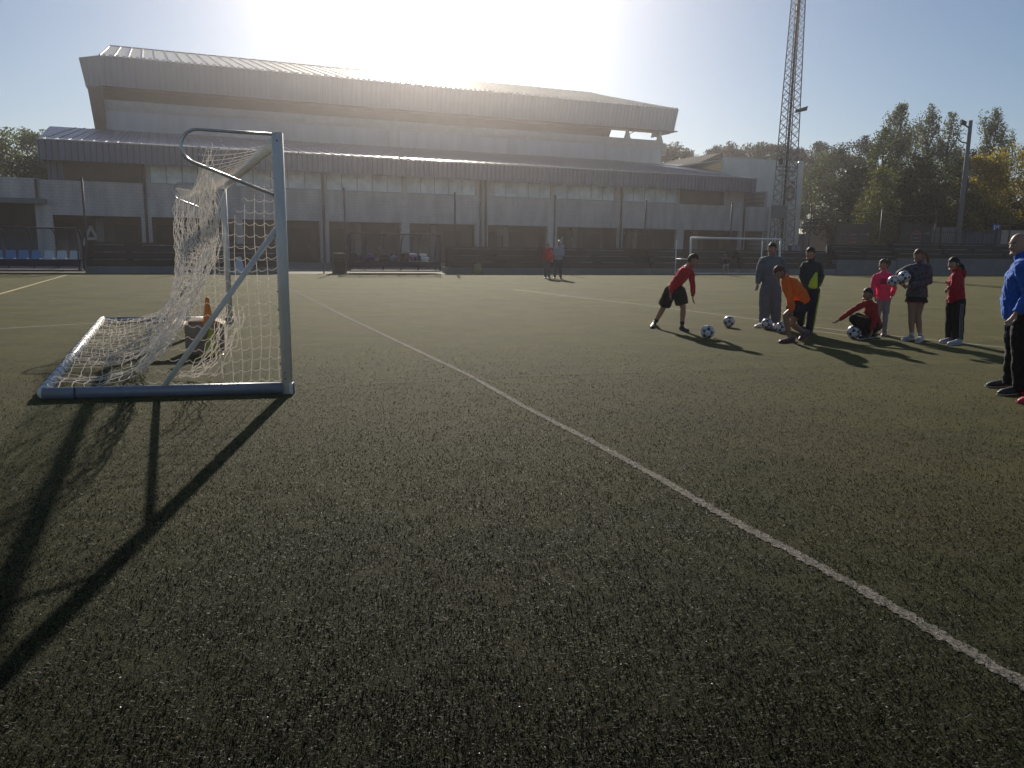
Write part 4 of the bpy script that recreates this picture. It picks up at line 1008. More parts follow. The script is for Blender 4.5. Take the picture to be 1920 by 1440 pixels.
for a in [
    (1690, 198, 72, 3.9, 'poplar', 'poplar', 'tallest dense grey-green poplar, left of two thinner poplars', 9000, .20),
    (1748, 200, 74, 2.9, 'poplar', 'poplar', 'slim tall poplar with a narrow pointed top, second from the left', 6000, .20),
    (1784, 215, 75, 3.0, 'poplar', 'poplar', 'sparse poplar just left of the concrete pole', 5000, .20),
    (1722, 236, 78, 4.4, 'poplar', 'poplar', 'shorter poplar filling the gap between the two tallest ones', 6000, .20),
    (1660, 244, 70, 3.8, 'poplar', 'green', 'small poplar at the left shoulder of the tallest poplar', 6000, .20),
    (1869, 206, 75, 3.6, 'poplar', 'poplar', 'tall poplar standing alone above the yellowing trees', 7500, .20),
    (1897, 246, 80, 2.2, 'poplar', 'poplar', 'thin poplar tip right of the lone tall poplar', 2500, .20),
    (1624, 256, 88, 3.2, 'poplar', 'dark', 'dark narrow treetop poking above the round green trees', 4000, .22),
    (1572, 281, 100, 9.5, 'broad', 'green', 'round bright green tree beside the cream building', 11000, .24),
    (1612, 267, 98, 10.0, 'broad', 'dark', 'dark round tree behind the bright green tree', 9000, .26),
    (1618, 312, 72, 6.0, 'broad', 'dark', 'dark tree right of the bright green tree', 8000, .24),
    (1652, 318, 64, 3.6, 'poplar', 'lime', 'small yellow-green birch-like tree behind the maroon banner', 6500, .17),
    (1705, 290, 68, 6.5, 'broad', 'dark', 'dark tree under the tallest poplar', 8500, .22),
    (1760, 300, 70, 6.8, 'broad', 'green', 'mid-green tree under the slim poplar', 8500, .22),
    (1815, 280, 84, 8.0, 'broad', 'dark', 'dark tree right behind the concrete pole', 8500, .24),
    (1842, 292, 69, 5.0, 'broad', 'yellow', 'yellow-orange autumn tree left of the thin street lamp', 8000, .20),
    (1908, 268, 70, 6.5, 'broad', 'yellow', 'yellow-green autumn tree at the right edge of the picture', 10000, .20),
    (1965, 270, 78, 8.0, 'broad', 'green', 'green tree just outside the right edge behind the bald man', 6000, .24)]:
    tree(*a, group=GR)
for i, (x, yt, Y, w) in enumerate(((1556, 385, 97, 6), (1600, 372, 74, 7), (1672, 372, 70, 7), (1735, 378, 68, 7), (1800, 382, 70, 7), (1860, 372, 72, 7), (1925, 380, 70, 7))):
    tree(x, yt, Y, w, 'shrub', 'dark', 'dark dense shrub under the trees, number %d' % (i + 1) if False else ['dark shrub beside the cream building', 'dark shrub behind the maroon banner', 'dark shrub above the black car', 'dark shrub behind the black banner', 'dark shrub behind the concrete pole', 'dark shrub behind the blue sign', 'dark shrub behind the bald man'][i], 5200, .24, .02, 'shrub', 'dark shrubs under the trees')
GL = 'trees at the far left'
for a in [(28, 244, 84, 8.5, 'broad', 'green', 'green tree second from the left edge, left of the blue-grey roof', 9000, .26),
          (66, 238, 92, 6.5, 'broad', 'green', 'rounded tree touching the left end of the blue-grey roof', 7000, .26),
          (-25, 236, 78, 8.0, 'broad', 'green', 'bushy green tree at the left edge of the picture', 7000, .26),
          (92, 285, 88, 4.5, 'broad', 'dark', 'low dark tree just under the left roof corner', 5000, .24),
          (48, 290, 76, 6.0, 'broad', 'dark', 'dark low tree above the annex roof', 6000, .24)]:
    tree(*a, group=GL)
GP = 'pines on the skyline'
for i, (x, yt, w, n) in enumerate(((1270, 266, 8.0, 6500), (1361, 266, 6.8, 6500), (1424, 269, 10.0, 8000), (1456, 272, 9.0, 7000), (1494, 274, 6.0, 5000), (1506, 286, 8.0, 6000), (1536, 269, 6.0, 5000), (1240, 275, 6, 3500), (1580, 282, 8, 5000))):
    tree(x, yt, 128, w, 'pine' if i not in (4,) else 'broad', 'pine', ['bushy pine right behind the hall roof end', 'lone rounded pine above the gabled roof', 'wide pine left of the lattice mast', 'pine directly behind the lattice mast', 'pine just right of the lattice mast', 'lower pine between the mast and the green trees', 'small open-crowned pine right of the mast', 'pine hidden beside the hall corner', 'pine behind the round green trees'][i], n, .36, .3, 'pine_tree', GP)

# ================================================================ FAR GOAL
fa, fb = P(1293, 505, 44.3), P(1460, 505, 45.9); fa.z = fb.z = 0
fg = empty('small_football_goal', fa, 0, 'small white goal in front of the terraces at the far side', 'football goal')
for p in (fa, fb): q = MB(); q.tube([(p.x, p.y, 0), (p.x, p.y, 2.04)], .055, 12); wb(q, 'post', M['alu_back'], fg, True)
q = MB(); q.tube([fa + Vector((0, 0, 2.0)), fb + Vector((0, 0, 2.0))], .055, 12); wb(q, 'crossbar', M['alu_back'], fg, True)
ba_, bb_ = P(1266, 505, 45.0), P(1426, 505, 46.6); ba_.z = bb_.z = 0
for p, r_ in ((ba_, fa), (bb_, fb)):
    q = MB(); q.tube([(p.x, p.y, 0), (p.x, p.y, 1.9)], .03, 8); wb(q, 'back_upright', M['alu_back'], fg, True)
    q = MB(); q.tube([p + Vector((0, 0, .85)), r_ + Vector((0, 0, .85))], .02, 8); q.tube([p + Vector((0, 0, .05)), r_ + Vector((0, 0, .05))], .03, 8); wb(q, 'side_bar', M['alu_back'], fg, True)
q = MB(); q.tube([ba_ + Vector((0, 0, .05)), bb_ + Vector((0, 0, .05))], .03, 8); wb(q, 'back_bar', M['alu_back'], fg, True)

# ================================================================ FOOTBALLS
PHI = (1 + 5 ** .5) / 2
IV = [Vector(v).normalized() for a in (-1, 1) for b in (-PHI, PHI) for v in ((0, a, b), (a, b, 0), (b, 0, a))]
FV = [Vector(v).normalized() for v in [(a, b, c) for a in (-1, 1) for b in (-1, 1) for c in (-1, 1)] + [v for a in (-1 / PHI, 1 / PHI) for b in (-PHI, PHI) for v in ((0, b, a), (b, a, 0), (a, 0, b))]]
def ball_mesh():
    k = MB(); n, m = 72, 36; k.ball((0, 0, 0), 1, n, m); me = bpy.data.meshes.new('ball')
    mi = []
    for f in k.f:
        c = sum((Vector(k.v[i]) for i in f), Vector()).normalized()
        av = max(c.dot(v) for v in IV); af = max(c.dot(v) for v in FV)
        A = math.degrees(math.acos(min(1, av))); Bf = math.degrees(math.acos(min(1, af)))
        mi.append(1 if (A > 26.2 and Bf < 17.5) else 0)
    me.from_pydata(k.v, [], k.f); me.materials.append(M['ball_white']); me.materials.append(M['ball_dark'])
    me.polygons.foreach_set('material_index', mi); me.polygons.foreach_set('use_smooth', [True] * len(k.f)); me.update(); return me
BMESH = ball_mesh()
def ball(loc, r, label, rot=None, group='black and white footballs'):
    o = bpy.data.objects.new('football', BMESH); col.objects.link(o); o.location = loc; o.scale = (r, r, r)
    o.rotation_euler = rot or [random.uniform(0, 6) for _ in range(3)]
    return tag(o, label, 'football', group)
for (x, y, r_, lb) in ((1326, 635.5, .112, 'football nearest the boy in red, lying in his shadow'), (1366, 614, .108, 'lone football on the grass between the red and grey boys'), (1437.5, 618, .105, 'football touching the white shoes of the boy in grey'),
                     (1465, 625, .105, 'football behind the front knee of the boy in orange'), (1600, 635.5, .115, 'football under the knee of the crouching child in red')):
    g_ = G(x, y); ball(Vector((g_.x, g_.y, r_ + .004)), r_, lb)
for i, x in enumerate((853.5, 861, 869)):
    g_ = G(x, 512); ball(Vector((g_.x, g_.y, .10)), .10, ['leftmost', 'middle one', 'rightmost'][i] + ' of three small footballs on the ground right of the dugout')

# ================================================================ PEOPLE
def remesh(k, name, m, vox, smooth_it=6, disp=None, seed=0):
    """weld overlapping rounded segments into one continuous skin"""
    me = bpy.data.meshes.new(name + '_t'); me.from_pydata(k.v, [], k.f); me.update()
    o = bpy.data.objects.new(name + '_t', me); col.objects.link(o)
    r = o.modifiers.new('r', 'REMESH'); r.mode = 'VOXEL'; r.voxel_size = vox; r.use_smooth_shade = True
    if smooth_it: s_ = o.modifiers.new('s', 'SMOOTH'); s_.iterations = smooth_it; s_.factor = .5
    if disp:
        tx = bpy.data.textures.new(name, 'CLOUDS'); tx.noise_scale = disp[1]; tx.noise_depth = 2
        d = o.modifiers.new('d', 'DISPLACE'); d.texture = tx; d.strength = disp[0]; d.mid_level = .5; d.texture_coords = 'LOCAL'
        s2 = o.modifiers.new('s2', 'SMOOTH'); s2.iterations = 1
    dg = bpy.context.evaluated_depsgraph_get(); out = bpy.data.meshes.new_from_object(o.evaluated_get(dg)); bpy.data.objects.remove(o)
    out.materials.clear()
    for q in (m if isinstance(m, (list, tuple)) else [m]): out.materials.append(q)
    out.name = name; return out
def part_obj(me, name, parent):
    o = bpy.data.objects.new(name, me); col.objects.link(o); o.parent = parent; return o

def person(label, J, Y, k=1.0, face=(-1, 0, 0), up=(0, 0, 1), skin='skin', shirt=None, legs=None, hair=(.03, .02, .015), tail=None,
           cap=None, shoes=((.03, .03, .035),), socks=None, girth=1.0, wdir=(0, 1, 0), sleeve='long', vox=.0075, hood=None, hairlen=0, bald=False, extra=None):
    """J: joint -> (px, py, metres further from the camera than Y) ; feet joints are (px,py) touching the ground"""
    def pj(n):
        v = J[n]; return P(v[0], v[1], Y + (v[2] if len(v) > 2 else 0))
    feet = {}
    for s in 'ab':
        h = J['heel' + s]; t_ = J['toe' + s]
        feet['heel' + s] = G(h[0], h[1], h[2] if len(h) > 2 else .0); feet['toe' + s] = G(t_[0], t_[1], t_[2] if len(t_) > 2 else .0)
    root = (feet['heela'] + feet['heelb']) / 2; root.z = 0
    o = empty('person', root, 0, label, 'person')
    W_ = Vector(wdir).normalized(); F = Vector(face).normalized(); U = Vector(up); U = (U - F * U.dot(F)).normalized(); S = F.cross(U).normalized()
    p = {n: pj(n) - root for n in J if not n.startswith(('heel', 'toe'))}; p.update({n: v - root for n, v in feet.items()})
    g = girth * k
    hc = p['head']
    HR = Matrix((S, F, U)).transposed()
    b = MB()
    def hfn(v):
        r = 1.0
        if v.z < -.2: r *= 1 - .22 * (-.2 - v.z) * (1.0 if v.y > 0 else 1.3)
        if v.y > .3 and v.z < -.3: r *= 1.04
        return r
    hw, hd, hh = .073 * k ** .6, .092 * k ** .6, .112 * k ** .6
    b.ball(hc, (hw, hd, hh), 28, 20, rot=HR, fn=hfn)
    L_ = lambda x, y, z: hc + HR @ Vector((x * hw, y * hd, z * hh))
    b.sweep([L_(0, .90, .12), L_(0, 1.10, -.16)], [.009 * k, .014 * k], [.010 * k, .014 * k], S)       # nose
    b.sweep([L_(-.25, .80, -.72), L_(.25, .80, -.72)], [.018 * k] * 2, [.018 * k] * 2, U, 10)           # chin
    for s in (-1, 1): b.sweep([L_(s * 1.0, -.08, .12), L_(s * 1.06, -.16, -.22)], [.008 * k] * 2, [.020 * k, .013 * k], S, 10)   # ears
    nk = p['neck']; b.sweep([L_(0, -.25, -.55), nk, nk.lerp(p['pel'], .12)], [.050 * g, .052 * g, .07 * g], [.052 * g, .055 * g, .07 * g], W_)
    ch = nk.lerp(p['pel'], .30); wa = nk.lerp(p['pel'], .72)
    if 'chest' in p: ch = p['chest']
    if 'belly' in p: wa = p['belly']
    sh = (p['sa'] - p['sb']).length / 2
    Wc = (p['sa'] - p['sb']).normalized(); Wc = Wc if Wc.dot(W_) > 0 else -Wc
    b.sweep([nk.lerp(p['pel'], .10), ch, wa, p['pel']], [sh * .72, sh * .92, .108 * g, .118 * g], [.06 * g, .092 * g, .085 * g, .092 * g], [Wc, Wc, W_, W_], 20)
    for s in 'ab':
        b.sweep([nk.lerp(p['pel'], .07), p['s' + s]], [.045 * g, .045 * g], [.045 * g, .042 * g], F, 12)
        e, w, h = p['e' + s], p['w' + s], p['h' + s]
        b.sweep([p['s' + s], p['s' + s].lerp(e, .5), e], [.045 * g, .040 * g, .031 * g], [.045 * g, .040 * g, .031 * g], F, 12)
        b.sweep([e, e.lerp(w, .3), w], [.031 * g, .033 * g, .021 * g], [.031 * g, .031 * g, .018 * g], F, 12)
        # hand: palm, four unequal curled fingers, thumb from the side of the palm
        hd_ = (h - w).normalized(); side_ = hd_.cross(F if abs(hd_.dot(F)) < .8 else U).normalized(); nrm = side_.cross(hd_).normalized()
        hl = .075 * k; b.sweep([w, w + hd_ * hl], [.020 * k, .034 * k], [.016 * k, .014 * k], side_, 12)
        for i, fl in enumerate((.060, .070, .066, .052)):
            q0 = w + hd_ * hl * .95 + side_ * (i - 1.5) * .0175 * k; q1 = q0 + (hd_ * .92 + nrm * .25 + side_ * (i - 1.5) * .06) * fl * .55 * k; q2 = q1 + (hd_ * .6 + nrm * .75) * fl * .48 * k
            b.sweep([q0, q1, q2], [.0088 * k] * 2 + [.0075 * k], [.0088 * k] * 2 + [.0075 * k], side_, 8)
        q0 = w + hd_ * .025 * k - side_ * .022 * k; q1 = q0 + (hd_ * .6 - side_ * .6 + nrm * .35) * .036 * k; q2 = q1 + (hd_ * .85 + nrm * .35) * .03 * k
        b.sweep([q0, q1, q2], [.011 * k, .0098 * k, .0085 * k], [.011 * k, .0098 * k, .0085 * k], side_, 8)
        hp, kn, an = p['hip' + s], p['k' + s], p['an' + s]
        b.sweep([hp, hp.lerp(kn, .45), kn], [.078 * g, .068 * g, .050 * g], [.080 * g, .070 * g, .052 * g], S, 14)
        b.sweep([kn, kn.lerp(an, .32), an], [.050 * g, .052 * g, .031 * g], [.050 * g, .054 * g, .034 * g], S, 14)
        b.sweep([an, p['heel' + s].lerp(p['toe' + s], .35) + Vector((0, 0, .04 * k)), p['toe' + s].lerp(p['heel' + s], .15) + Vector((0, 0, .03 * k))], [.030 * g, .036 * g, .030 * g], [.034 * g, .028 * g, .018 * g], S, 12)
    part_obj(remesh(b, 'body', M[skin], vox, 4), 'body', o)
    # face
    for s in (-1, 1):
        q = MB(); q.ball(L_(s * .36, .86, .10), (.011 * k, .008 * k, .0075 * k), 10, 8, rot=HR); e_ = q.build('eye', M['eye'], o, True)
        q = MB(); q.ball(L_(s * .36, .94, .10), (.0052 * k, .004 * k, .0052 * k), 8, 6, rot=HR); i_ = q.build('iris', M['iris'], o, True); i_.parent = e_
    q = MB(); q.ball(L_(0, .93, -.47), (.022 * k, .007 * k, .006 * k), 12, 6, rot=HR); q.build('mouth', M['lip'], o, True)
    hm_ = fab(hair, 0, .55)
    q = MB()
    for s in (-1, 1): q.sweep([L_(s * .22, .94, .27), L_(s * .52, .84, .29)], [.0045 * k] * 2, [.004 * k] * 2, U, 6)
    q.build('eyebrow', hm_, o, True)
    # hair
    if not bald:
        q = MB()
        def hair_fn(v):
            cover = v.z > .42 - (.0 if v.y > .2 else 0) or (v.y < .28 and v.z > -.28 - hairlen) or v.y < -.35 and v.z > -.62 - hairlen
            if not cover: return .88
            return 1.045 + .055 * max(0, v.z) + .025 * max(0, -v.y) + .045 * math.sin(v.x * 23 + v.y * 15) * math.sin(v.z * 21 + v.x * 7)
        q.ball(hc, (hw, hd, hh), 40, 28, rot=HR, fn=hair_fn)
        if tail:
            pts = [P(*t_[:2], Y + t_[2]) - root for t_ in tail[0]]; r_ = tail[1]
            rr_ = [r_ * a for a in ([.7, 1.1, 1.0, .35] if len(pts) == 4 else [.7, 1.1, .4])]
            q.sweep(pts, rr_, rr_, S, 12)
        part_obj(remesh(q, 'hair', hm_, .006 if vox < .01 else .012, 1, (.010, .012)), 'hair', o)
    if cap:
        q = MB(); q.ball(L_(0, -.02, .22), (hw * 1.14, hd * 1.12, hh * .95), 28, 16, rot=HR, fn=lambda v: 1 if v.z > .0 else .75)
        q.sweep([L_(0, .9, .42), L_(0, 1.65, .30)], [hw * .85, hw * .6], [.006, .005], S, 16); part_obj(remesh(q, 'cap', fab(cap), .006 if vox < .01 else .012, 2), 'cap', o)
    # clothes
    if shirt:
        c = shirt; q = MB(); pad = c.get('pad', .02) * k; hem = c.get('hem', 1.0)
        he = nk.lerp(p['pel'], hem) if hem <= 1 else p['pel'] + (p['pel'] - wa).normalized() * (hem - 1) * .4 * k
        flare = c.get('flare', 1.0)
        pts_ = [nk.lerp(p['pel'], .05), nk.lerp(p['pel'], .12), ch, wa, he]
        q.sweep(pts_, [.062 * g, sh * .80, sh * .95 + pad, .112 * g + pad, (.128 * g + pad) * flare], [.058 * g, .07 * g + pad * .5, .095 * g + pad, .090 * g + pad * c.get('bf', 1), (.098 * g + pad) * flare], [Wc, Wc, Wc, W_, W_], 24, flat='b')
        q.sweep([nk.lerp(p['pel'], .06), nk + (L_(0, -.25, -.55) - nk) * c.get('collar', .25)], [.066 * g, .060 * g], [.066 * g, .060 * g], W_, 16)
        if c.get('hood'): q.sweep([nk - F * .05 * k + Vector((0, 0, -.01)), nk - F * .11 * k + Vector((0, 0, -.03 * k)), nk - F * .12 * k + Vector((0, 0, -.12 * k))], [.07 * k, .09 * k, .06 * k], [.04 * k, .05 * k, .03 * k], W_, 14)
        for s in 'ab':
            q.sweep([nk.lerp(p['pel'], .08), p['s' + s]], [.052 * g + pad * .4] * 2, [.050 * g + pad * .4] * 2, F, 12)
            e, w = p['e' + s], p['w' + s]; ps = pad * .8
            q.sweep([p['s' + s], p['s' + s].lerp(e, .5), e], [.047 * g + ps * .8, .043 * g + ps, .035 * g + ps], [.047 * g + ps * .8, .043 * g + ps, .035 * g + ps], F, 14)
            q.sweep([e, e.lerp(w, .5), w.lerp(e, .04)], [.035 * g + ps, .033 * g + ps, .024 * g + ps * .7], [.035 * g + ps, .032 * g + ps, .022 * g + ps * .7], F, 14, flat='b')
        part_obj(remesh(q, c.get('name', 'shirt'), fab(c['col'], c.get('sheen', .3)) if not c.get('mat') else c['mat'], vox, 2, (.034 * k, .085 * k)), c.get('name', 'shirt'), o)
    if legs:
        c = legs; q = MB(); pad = c.get('pad', .018) * k
        q.sweep([p['pel'].lerp(wa, .35), p['pel'], (p['hipa'] + p['hipb']) / 2], [.120 * g + pad * .5, .130 * g + pad * .5, .125 * g + pad * .4], [.094 * g + pad * .5, .102 * g + pad * .4, .095 * g + pad * .3], W_, 20)
        for s in 'ab':
            hp, kn, an = p['hip' + s], p['k' + s], p['an' + s]
            if c.get('short'):
                e_ = hp.lerp(kn, c['short']); q.sweep([hp, e_], [.086 * g + pad, .082 * g + pad * 1.5], [.088 * g + pad, .084 * g + pad * 1.2], S, 16, flat='b')
            else:
                f_ = c.get('wide', 1.0)
                q.sweep([hp, hp.lerp(kn, .5), kn], [.082 * g + pad, .074 * g + pad, .056 * g * f_ + pad], [.084 * g + pad, .076 * g + pad, .058 * g * f_ + pad], S, 16)
                q.sweep([kn, kn.lerp(an, .5), an + (an - kn).normalized() * c.get('low', .01) * k], [.056 * g * f_ + pad, .052 * g * f_ + pad, .040 * g * f_ + pad], [.056 * g * f_ + pad, .054 * g * f_ + pad, .044 * g * f_ + pad], S, 16, flat='b')
        part_obj(remesh(q, c.get('name', 'trousers'), fab(c['col'], .1), vox, 2, (.026 * k, .075 * k)), c.get('name', 'trousers'), o)
        if c.get('skirt'):
            q = MB(); q.sweep([p['pel'].lerp(wa, .5), p['pel'], p['pel'].lerp((p['ka'] + p['kb']) / 2, .34)], [.13 * g, .15 * g, .185 * g], [.11 * g, .125 * g, .15 * g], W_, 22, flat='b')
            part_obj(remesh(q, 'skirt', fab(c['skirt'], .1), vox, 1, (.012 * k, .05 * k)), 'skirt', o)
        if c.get('stripe'):
            for s in 'ab':
                kn, an, hp = p['k' + s], p['an' + s], p['hip' + s]; v_ = Vector((0, -1, 0)) if not c.get('sdir') else Vector(c['sdir'])
                for d_ in ((-.016, .016) if c.get('nst', 3) == 2 else (-.022, 0, .022)):
                    q = MB(); f_ = c.get('wide', 1.0); sd = v_.cross(Vector((0, 0, 1))).normalized()
                    def sp(a, r): return a + v_ * (r * g + pad + .002) + sd * d_ * k
                    q.sweep([sp(hp.lerp(kn, .1), .080), sp(hp.lerp(kn, .5), .074), sp(kn, .056 * f_), sp(kn.lerp(an, .5), .053 * f_), sp(an, .042 * f_)], [.006 * k] * 5, [.005 * k] * 5, sd, 6)
                    q.build('trouser_stripe', fab(c['stripe'], .1), o, True)
    for s in 'ab':
        h, t_ = p['heel' + s], p['toe' + s]; d = (t_ - h).normalized(); side_ = Vector((-d.y, d.x, 0)).normalized()
        if side_.length < .5: side_ = S
        upv = side_.cross(d) * -1; upv = upv if upv.z > 0 else -upv; an = p['an' + s]
        q = MB(); sk = k
        q.sweep([h + d * .03 * sk + upv * .045 * sk, h + d * .10 * sk + upv * .044 * sk, t_ - d * .07 * sk + upv * .034 * sk, t_ - d * .025 * sk + upv * .026 * sk], [.036 * sk, .038 * sk, .044 * sk, .030 * sk], [.040 * sk, .042 * sk, .031 * sk, .022 * sk], side_, 16)
        q.sweep([h + d * .045 * sk + upv * .05 * sk, h.lerp(an, .72) + d * .04 * sk * .6], [.036 * sk, .034 * sk], [.040 * sk, .036 * sk], side_, 14)
        sc0 = shoes[0] if not isinstance(shoes[0], str) else (.03, .03, .03)
        sh_ = part_obj(remesh(q, 'shoe', fab(sc0, .05, .5), vox, 1), 'shoe', o)
        q = MB(); q.sweep([h + d * .02 * sk + upv * .010 * sk, h + d * .10 * sk + upv * .009 * sk, t_ - d * .06 * sk + upv * .009 * sk, t_ - d * .015 * sk + upv * .012 * sk], [.034 * sk, .036 * sk, .046 * sk, .030 * sk], [.011 * sk] * 4, side_, 16)
        sl_ = q.build('sole', M['sole'] if len(shoes) < 2 else fab(shoes[1]), sh_, True)
        if socks:
            q = MB(); q.sweep([an.lerp(p['k' + s], .02) , an.lerp(p['k' + s], socks[1])], [.036 * g, .042 * g], [.040 * g, .045 * g], S, 14); q.build('sock', fab(socks[0]), o, True)
    o['_r'] = 0; del o['_r']
    return o, p, root, (S, F, U, W_)

# boy in red leaning forward
person('boy in a red sweatshirt and black shorts leaning forward with hanging hands', dict(
    head=(1299, 488, -.02), neck=(1291, 499, 0), chest=(1281, 513, 0), belly=(1270, 529, 0), pel=(1264, 541, 0), sa=(1282, 507, -.15), sb=(1295, 509, .13),
    ea=(1263, 530, -.24), wa=(1257, 550, -.22), ha=(1257, 562, -.22), eb=(1299, 535, .12), wb=(1299, 556, .08), hb=(1299.5, 568, .06),
    hipa=(1273, 546, -.06), ka=(1281, 577, -.06), ana=(1279, 607, -.02), heela=(1275, 619), toea=(1291, 623), hipb=(1257, 546, .10), kb=(1243, 578, .30), anb=(1230, 602, .42), heelb=(1227, 609), toeb=(1222, 617)),
    14.45, .98, face=(.88, -.15, -.42), up=(.35, 0, .9), shirt=dict(col=(.42, .012, .025), pad=.020, hem=1.03, name='sweatshirt'), legs=dict(col=(.014, .014, .016), short=.78, pad=.03, name='shorts'),
    hair=(.07, .045, .03), shoes=((.03, .025, .03), (.05, .05, .05)), socks=((.03, .03, .03), .10), wdir=(.25, 1, 0))
# boy in grey tracksuit
person('boy in a grey tracksuit and white shoes standing with arms hanging beside footballs', dict(
    head=(1448, 467, 0), neck=(1447.5, 481, 0), pel=(1444, 541, 0), sa=(1430, 489, 0), sb=(1465, 489, .03), ea=(1424, 512, .02), wa=(1420.5, 533, -.02), ha=(1418, 544, -.04),
    eb=(1472, 512, .05), wb=(1470, 533, 0), hb=(1469, 544, -.02), hipa=(1436.5, 544, 0), ka=(1434, 574, -.03), ana=(1432, 602, 0), heela=(1433, 612.5), toea=(1416, 615.5), hipb=(1452, 544, 0), kb=(1454, 574, -.03), anb=(1455, 602, 0), heelb=(1456, 611.5), toeb=(1448, 618)),
    15.2, 1.05, face=(-.75, -.55, -.05), girth=1.14, shirt=dict(col=(.14, .155, .175), pad=.030, hem=1.05, name='jacket', collar=.5), legs=dict(col=(.155, .165, .18), pad=.028, wide=1.15, low=.02),
    hair=(.06, .04, .028), shoes=((.62, .62, .62), (.6, .6, .6)), wdir=(1, -.15, 0))
# boy in orange stooping
person('boy in an orange sweatshirt stooping with one knee bent, facing left', dict(
    head=(1462, 511, -.03), neck=(1472, 521, 0), chest=(1484, 534, 0), belly=(1497, 552, 0), pel=(1504, 566, 0), sa=(1472, 529, -.14), sb=(1478, 525, .14),
    ea=(1482, 560, -.20), wa=(1485, 583, -.18), ha=(1485, 594, -.18), eb=(1484, 556, .16), wb=(1484, 578, .10), hb=(1480, 590, .08),
    hipa=(1499, 572, -.05), ka=(1473, 592, -.10), ana=(1480, 630, -.05), heela=(1489, 640), toea=(1461, 644.5), hipb=(1503, 574, .10), kb=(1484, 607, .12), anb=(1509, 625, .30), heelb=(1516, 627, .09), toeb=(1499, 640, .01)),
    13.0, .98, face=(-.80, -.15, -.55), up=(-.4, 0, .9), shirt=dict(col=(.80, .13, .012), pad=.034, hem=1.04, name='sweatshirt', bf=1.5), legs=dict(col=(.014, .017, .035), short=.60, pad=.03, name='shorts'),
    hair=(.10, .045, .025), shoes=((.06, .035, .045), (.30, .03, .05)), skin='skin_dark', wdir=(-.15, 1, 0))
# boy in dark and lime
_, p_, r_, ax = person('boy in a dark jacket with lime side panels and lime-striped navy trousers', dict(
    head=(1520, 476, 0), neck=(1521, 490, 0), pel=(1519.5, 541, 0), sa=(1508.5, 497, 0), sb=(1533.5, 497, 0), ea=(1504, 517, .05), wa=(1508, 535, .02), ha=(1511, 543, -.02),
    eb=(1540, 517, .05), wb=(1535, 537, -.03), hb=(1529, 544, -.05), hipa=(1512.5, 545, .03), ka=(1502, 578, .15), ana=(1501, 606, .45), heela=(1503, 612), toea=(1494, 617), hipb=(1526, 545, 0), kb=(1523, 578, -.03), anb=(1518, 615, 0), heelb=(1521, 624), toeb=(1514, 629)),
    14.15, 1.0, face=(-.80, -.5, -.08), shirt=dict(col=(.035, .045, .055), pad=.022, hem=1.02, name='jacket', collar=.5), legs=dict(col=(.012, .015, .04), pad=.022, stripe=(.42, .58, .03), sdir=(.75, -.65, 0), low=.02),
    hair=(.05, .035, .025), shoes=((.02, .02, .03), (.05, .05, .05)), wdir=(1, -.1, 0))
lime = MB(); a_ = P(1534, 517, 14.05) - r_; b_ = P(1527, 536, 13.98) - r_
lime.sweep([P(1530, 513, 14.03) - r_, P(1526, 528, 13.99) - r_, P(1524, 538, 13.99) - r_], [.025, .07, .085], [.03, .035, .035], (1, 0, 0), 14)
part_obj(remesh(lime, 'lime_side_panel', M['lime_fabric'], .008, 2), 'lime_side_panel', _)
for i in range(3):
    q = MB(); f_ = (i - 1) * .024; sd = Vector((.035, -.038, 0))
    q.sweep([p_['sb'].lerp(p_['eb'], .25) + sd * .7 + Vector((f_, f_ * .3, 0)), p_['eb'] + sd * .8 + Vector((f_, f_ * .3, 0)), p_['wb'] + sd * .7 + Vector((f_, f_ * .3, 0))], [.005] * 3, [.004] * 3, (0, 1, 0), 6); q.build('sleeve_stripe', M['lime_fabric'], _, True)
# crouching child in red
person('child in red top and black trousers crouching, one arm stretched out over a football', dict(
    head=(1627, 552, -.02), neck=(1630, 566, 0), chest=(1632, 580, 0), belly=(1638, 596, .0), pel=(1641, 607, .05), sa=(1619, 570, -.06), sb=(1641, 574, -.02),
    ea=(1597, 583, -.12), wa=(1573, 600, -.16), ha=(1564, 606, -.17), eb=(1640, 598, -.15), wb=(1635, 620, -.18), hb=(1632, 631, -.18),
    hipa=(1638, 610, -.04), ka=(1599, 597, -.12), ana=(1621, 625, -.05), heela=(1628, 634), toea=(1611, 637), hipb=(1644, 611, .12), kb=(1608, 594, .16), anb=(1637, 626, .12), heelb=(1642, 632), toeb=(1624, 635)),
    13.55, .92, face=(-.93, -.3, -.02), shirt=dict(col=(.30, .02, .02), pad=.018, hem=1.02, name='sweatshirt'), legs=dict(col=(.012, .012, .013), pad=.02),
    hair=(.025, .018, .014), shoes=((.03, .03, .03), (.6, .6, .6)), skin='skin_dark', wdir=(.35, 1, 0))
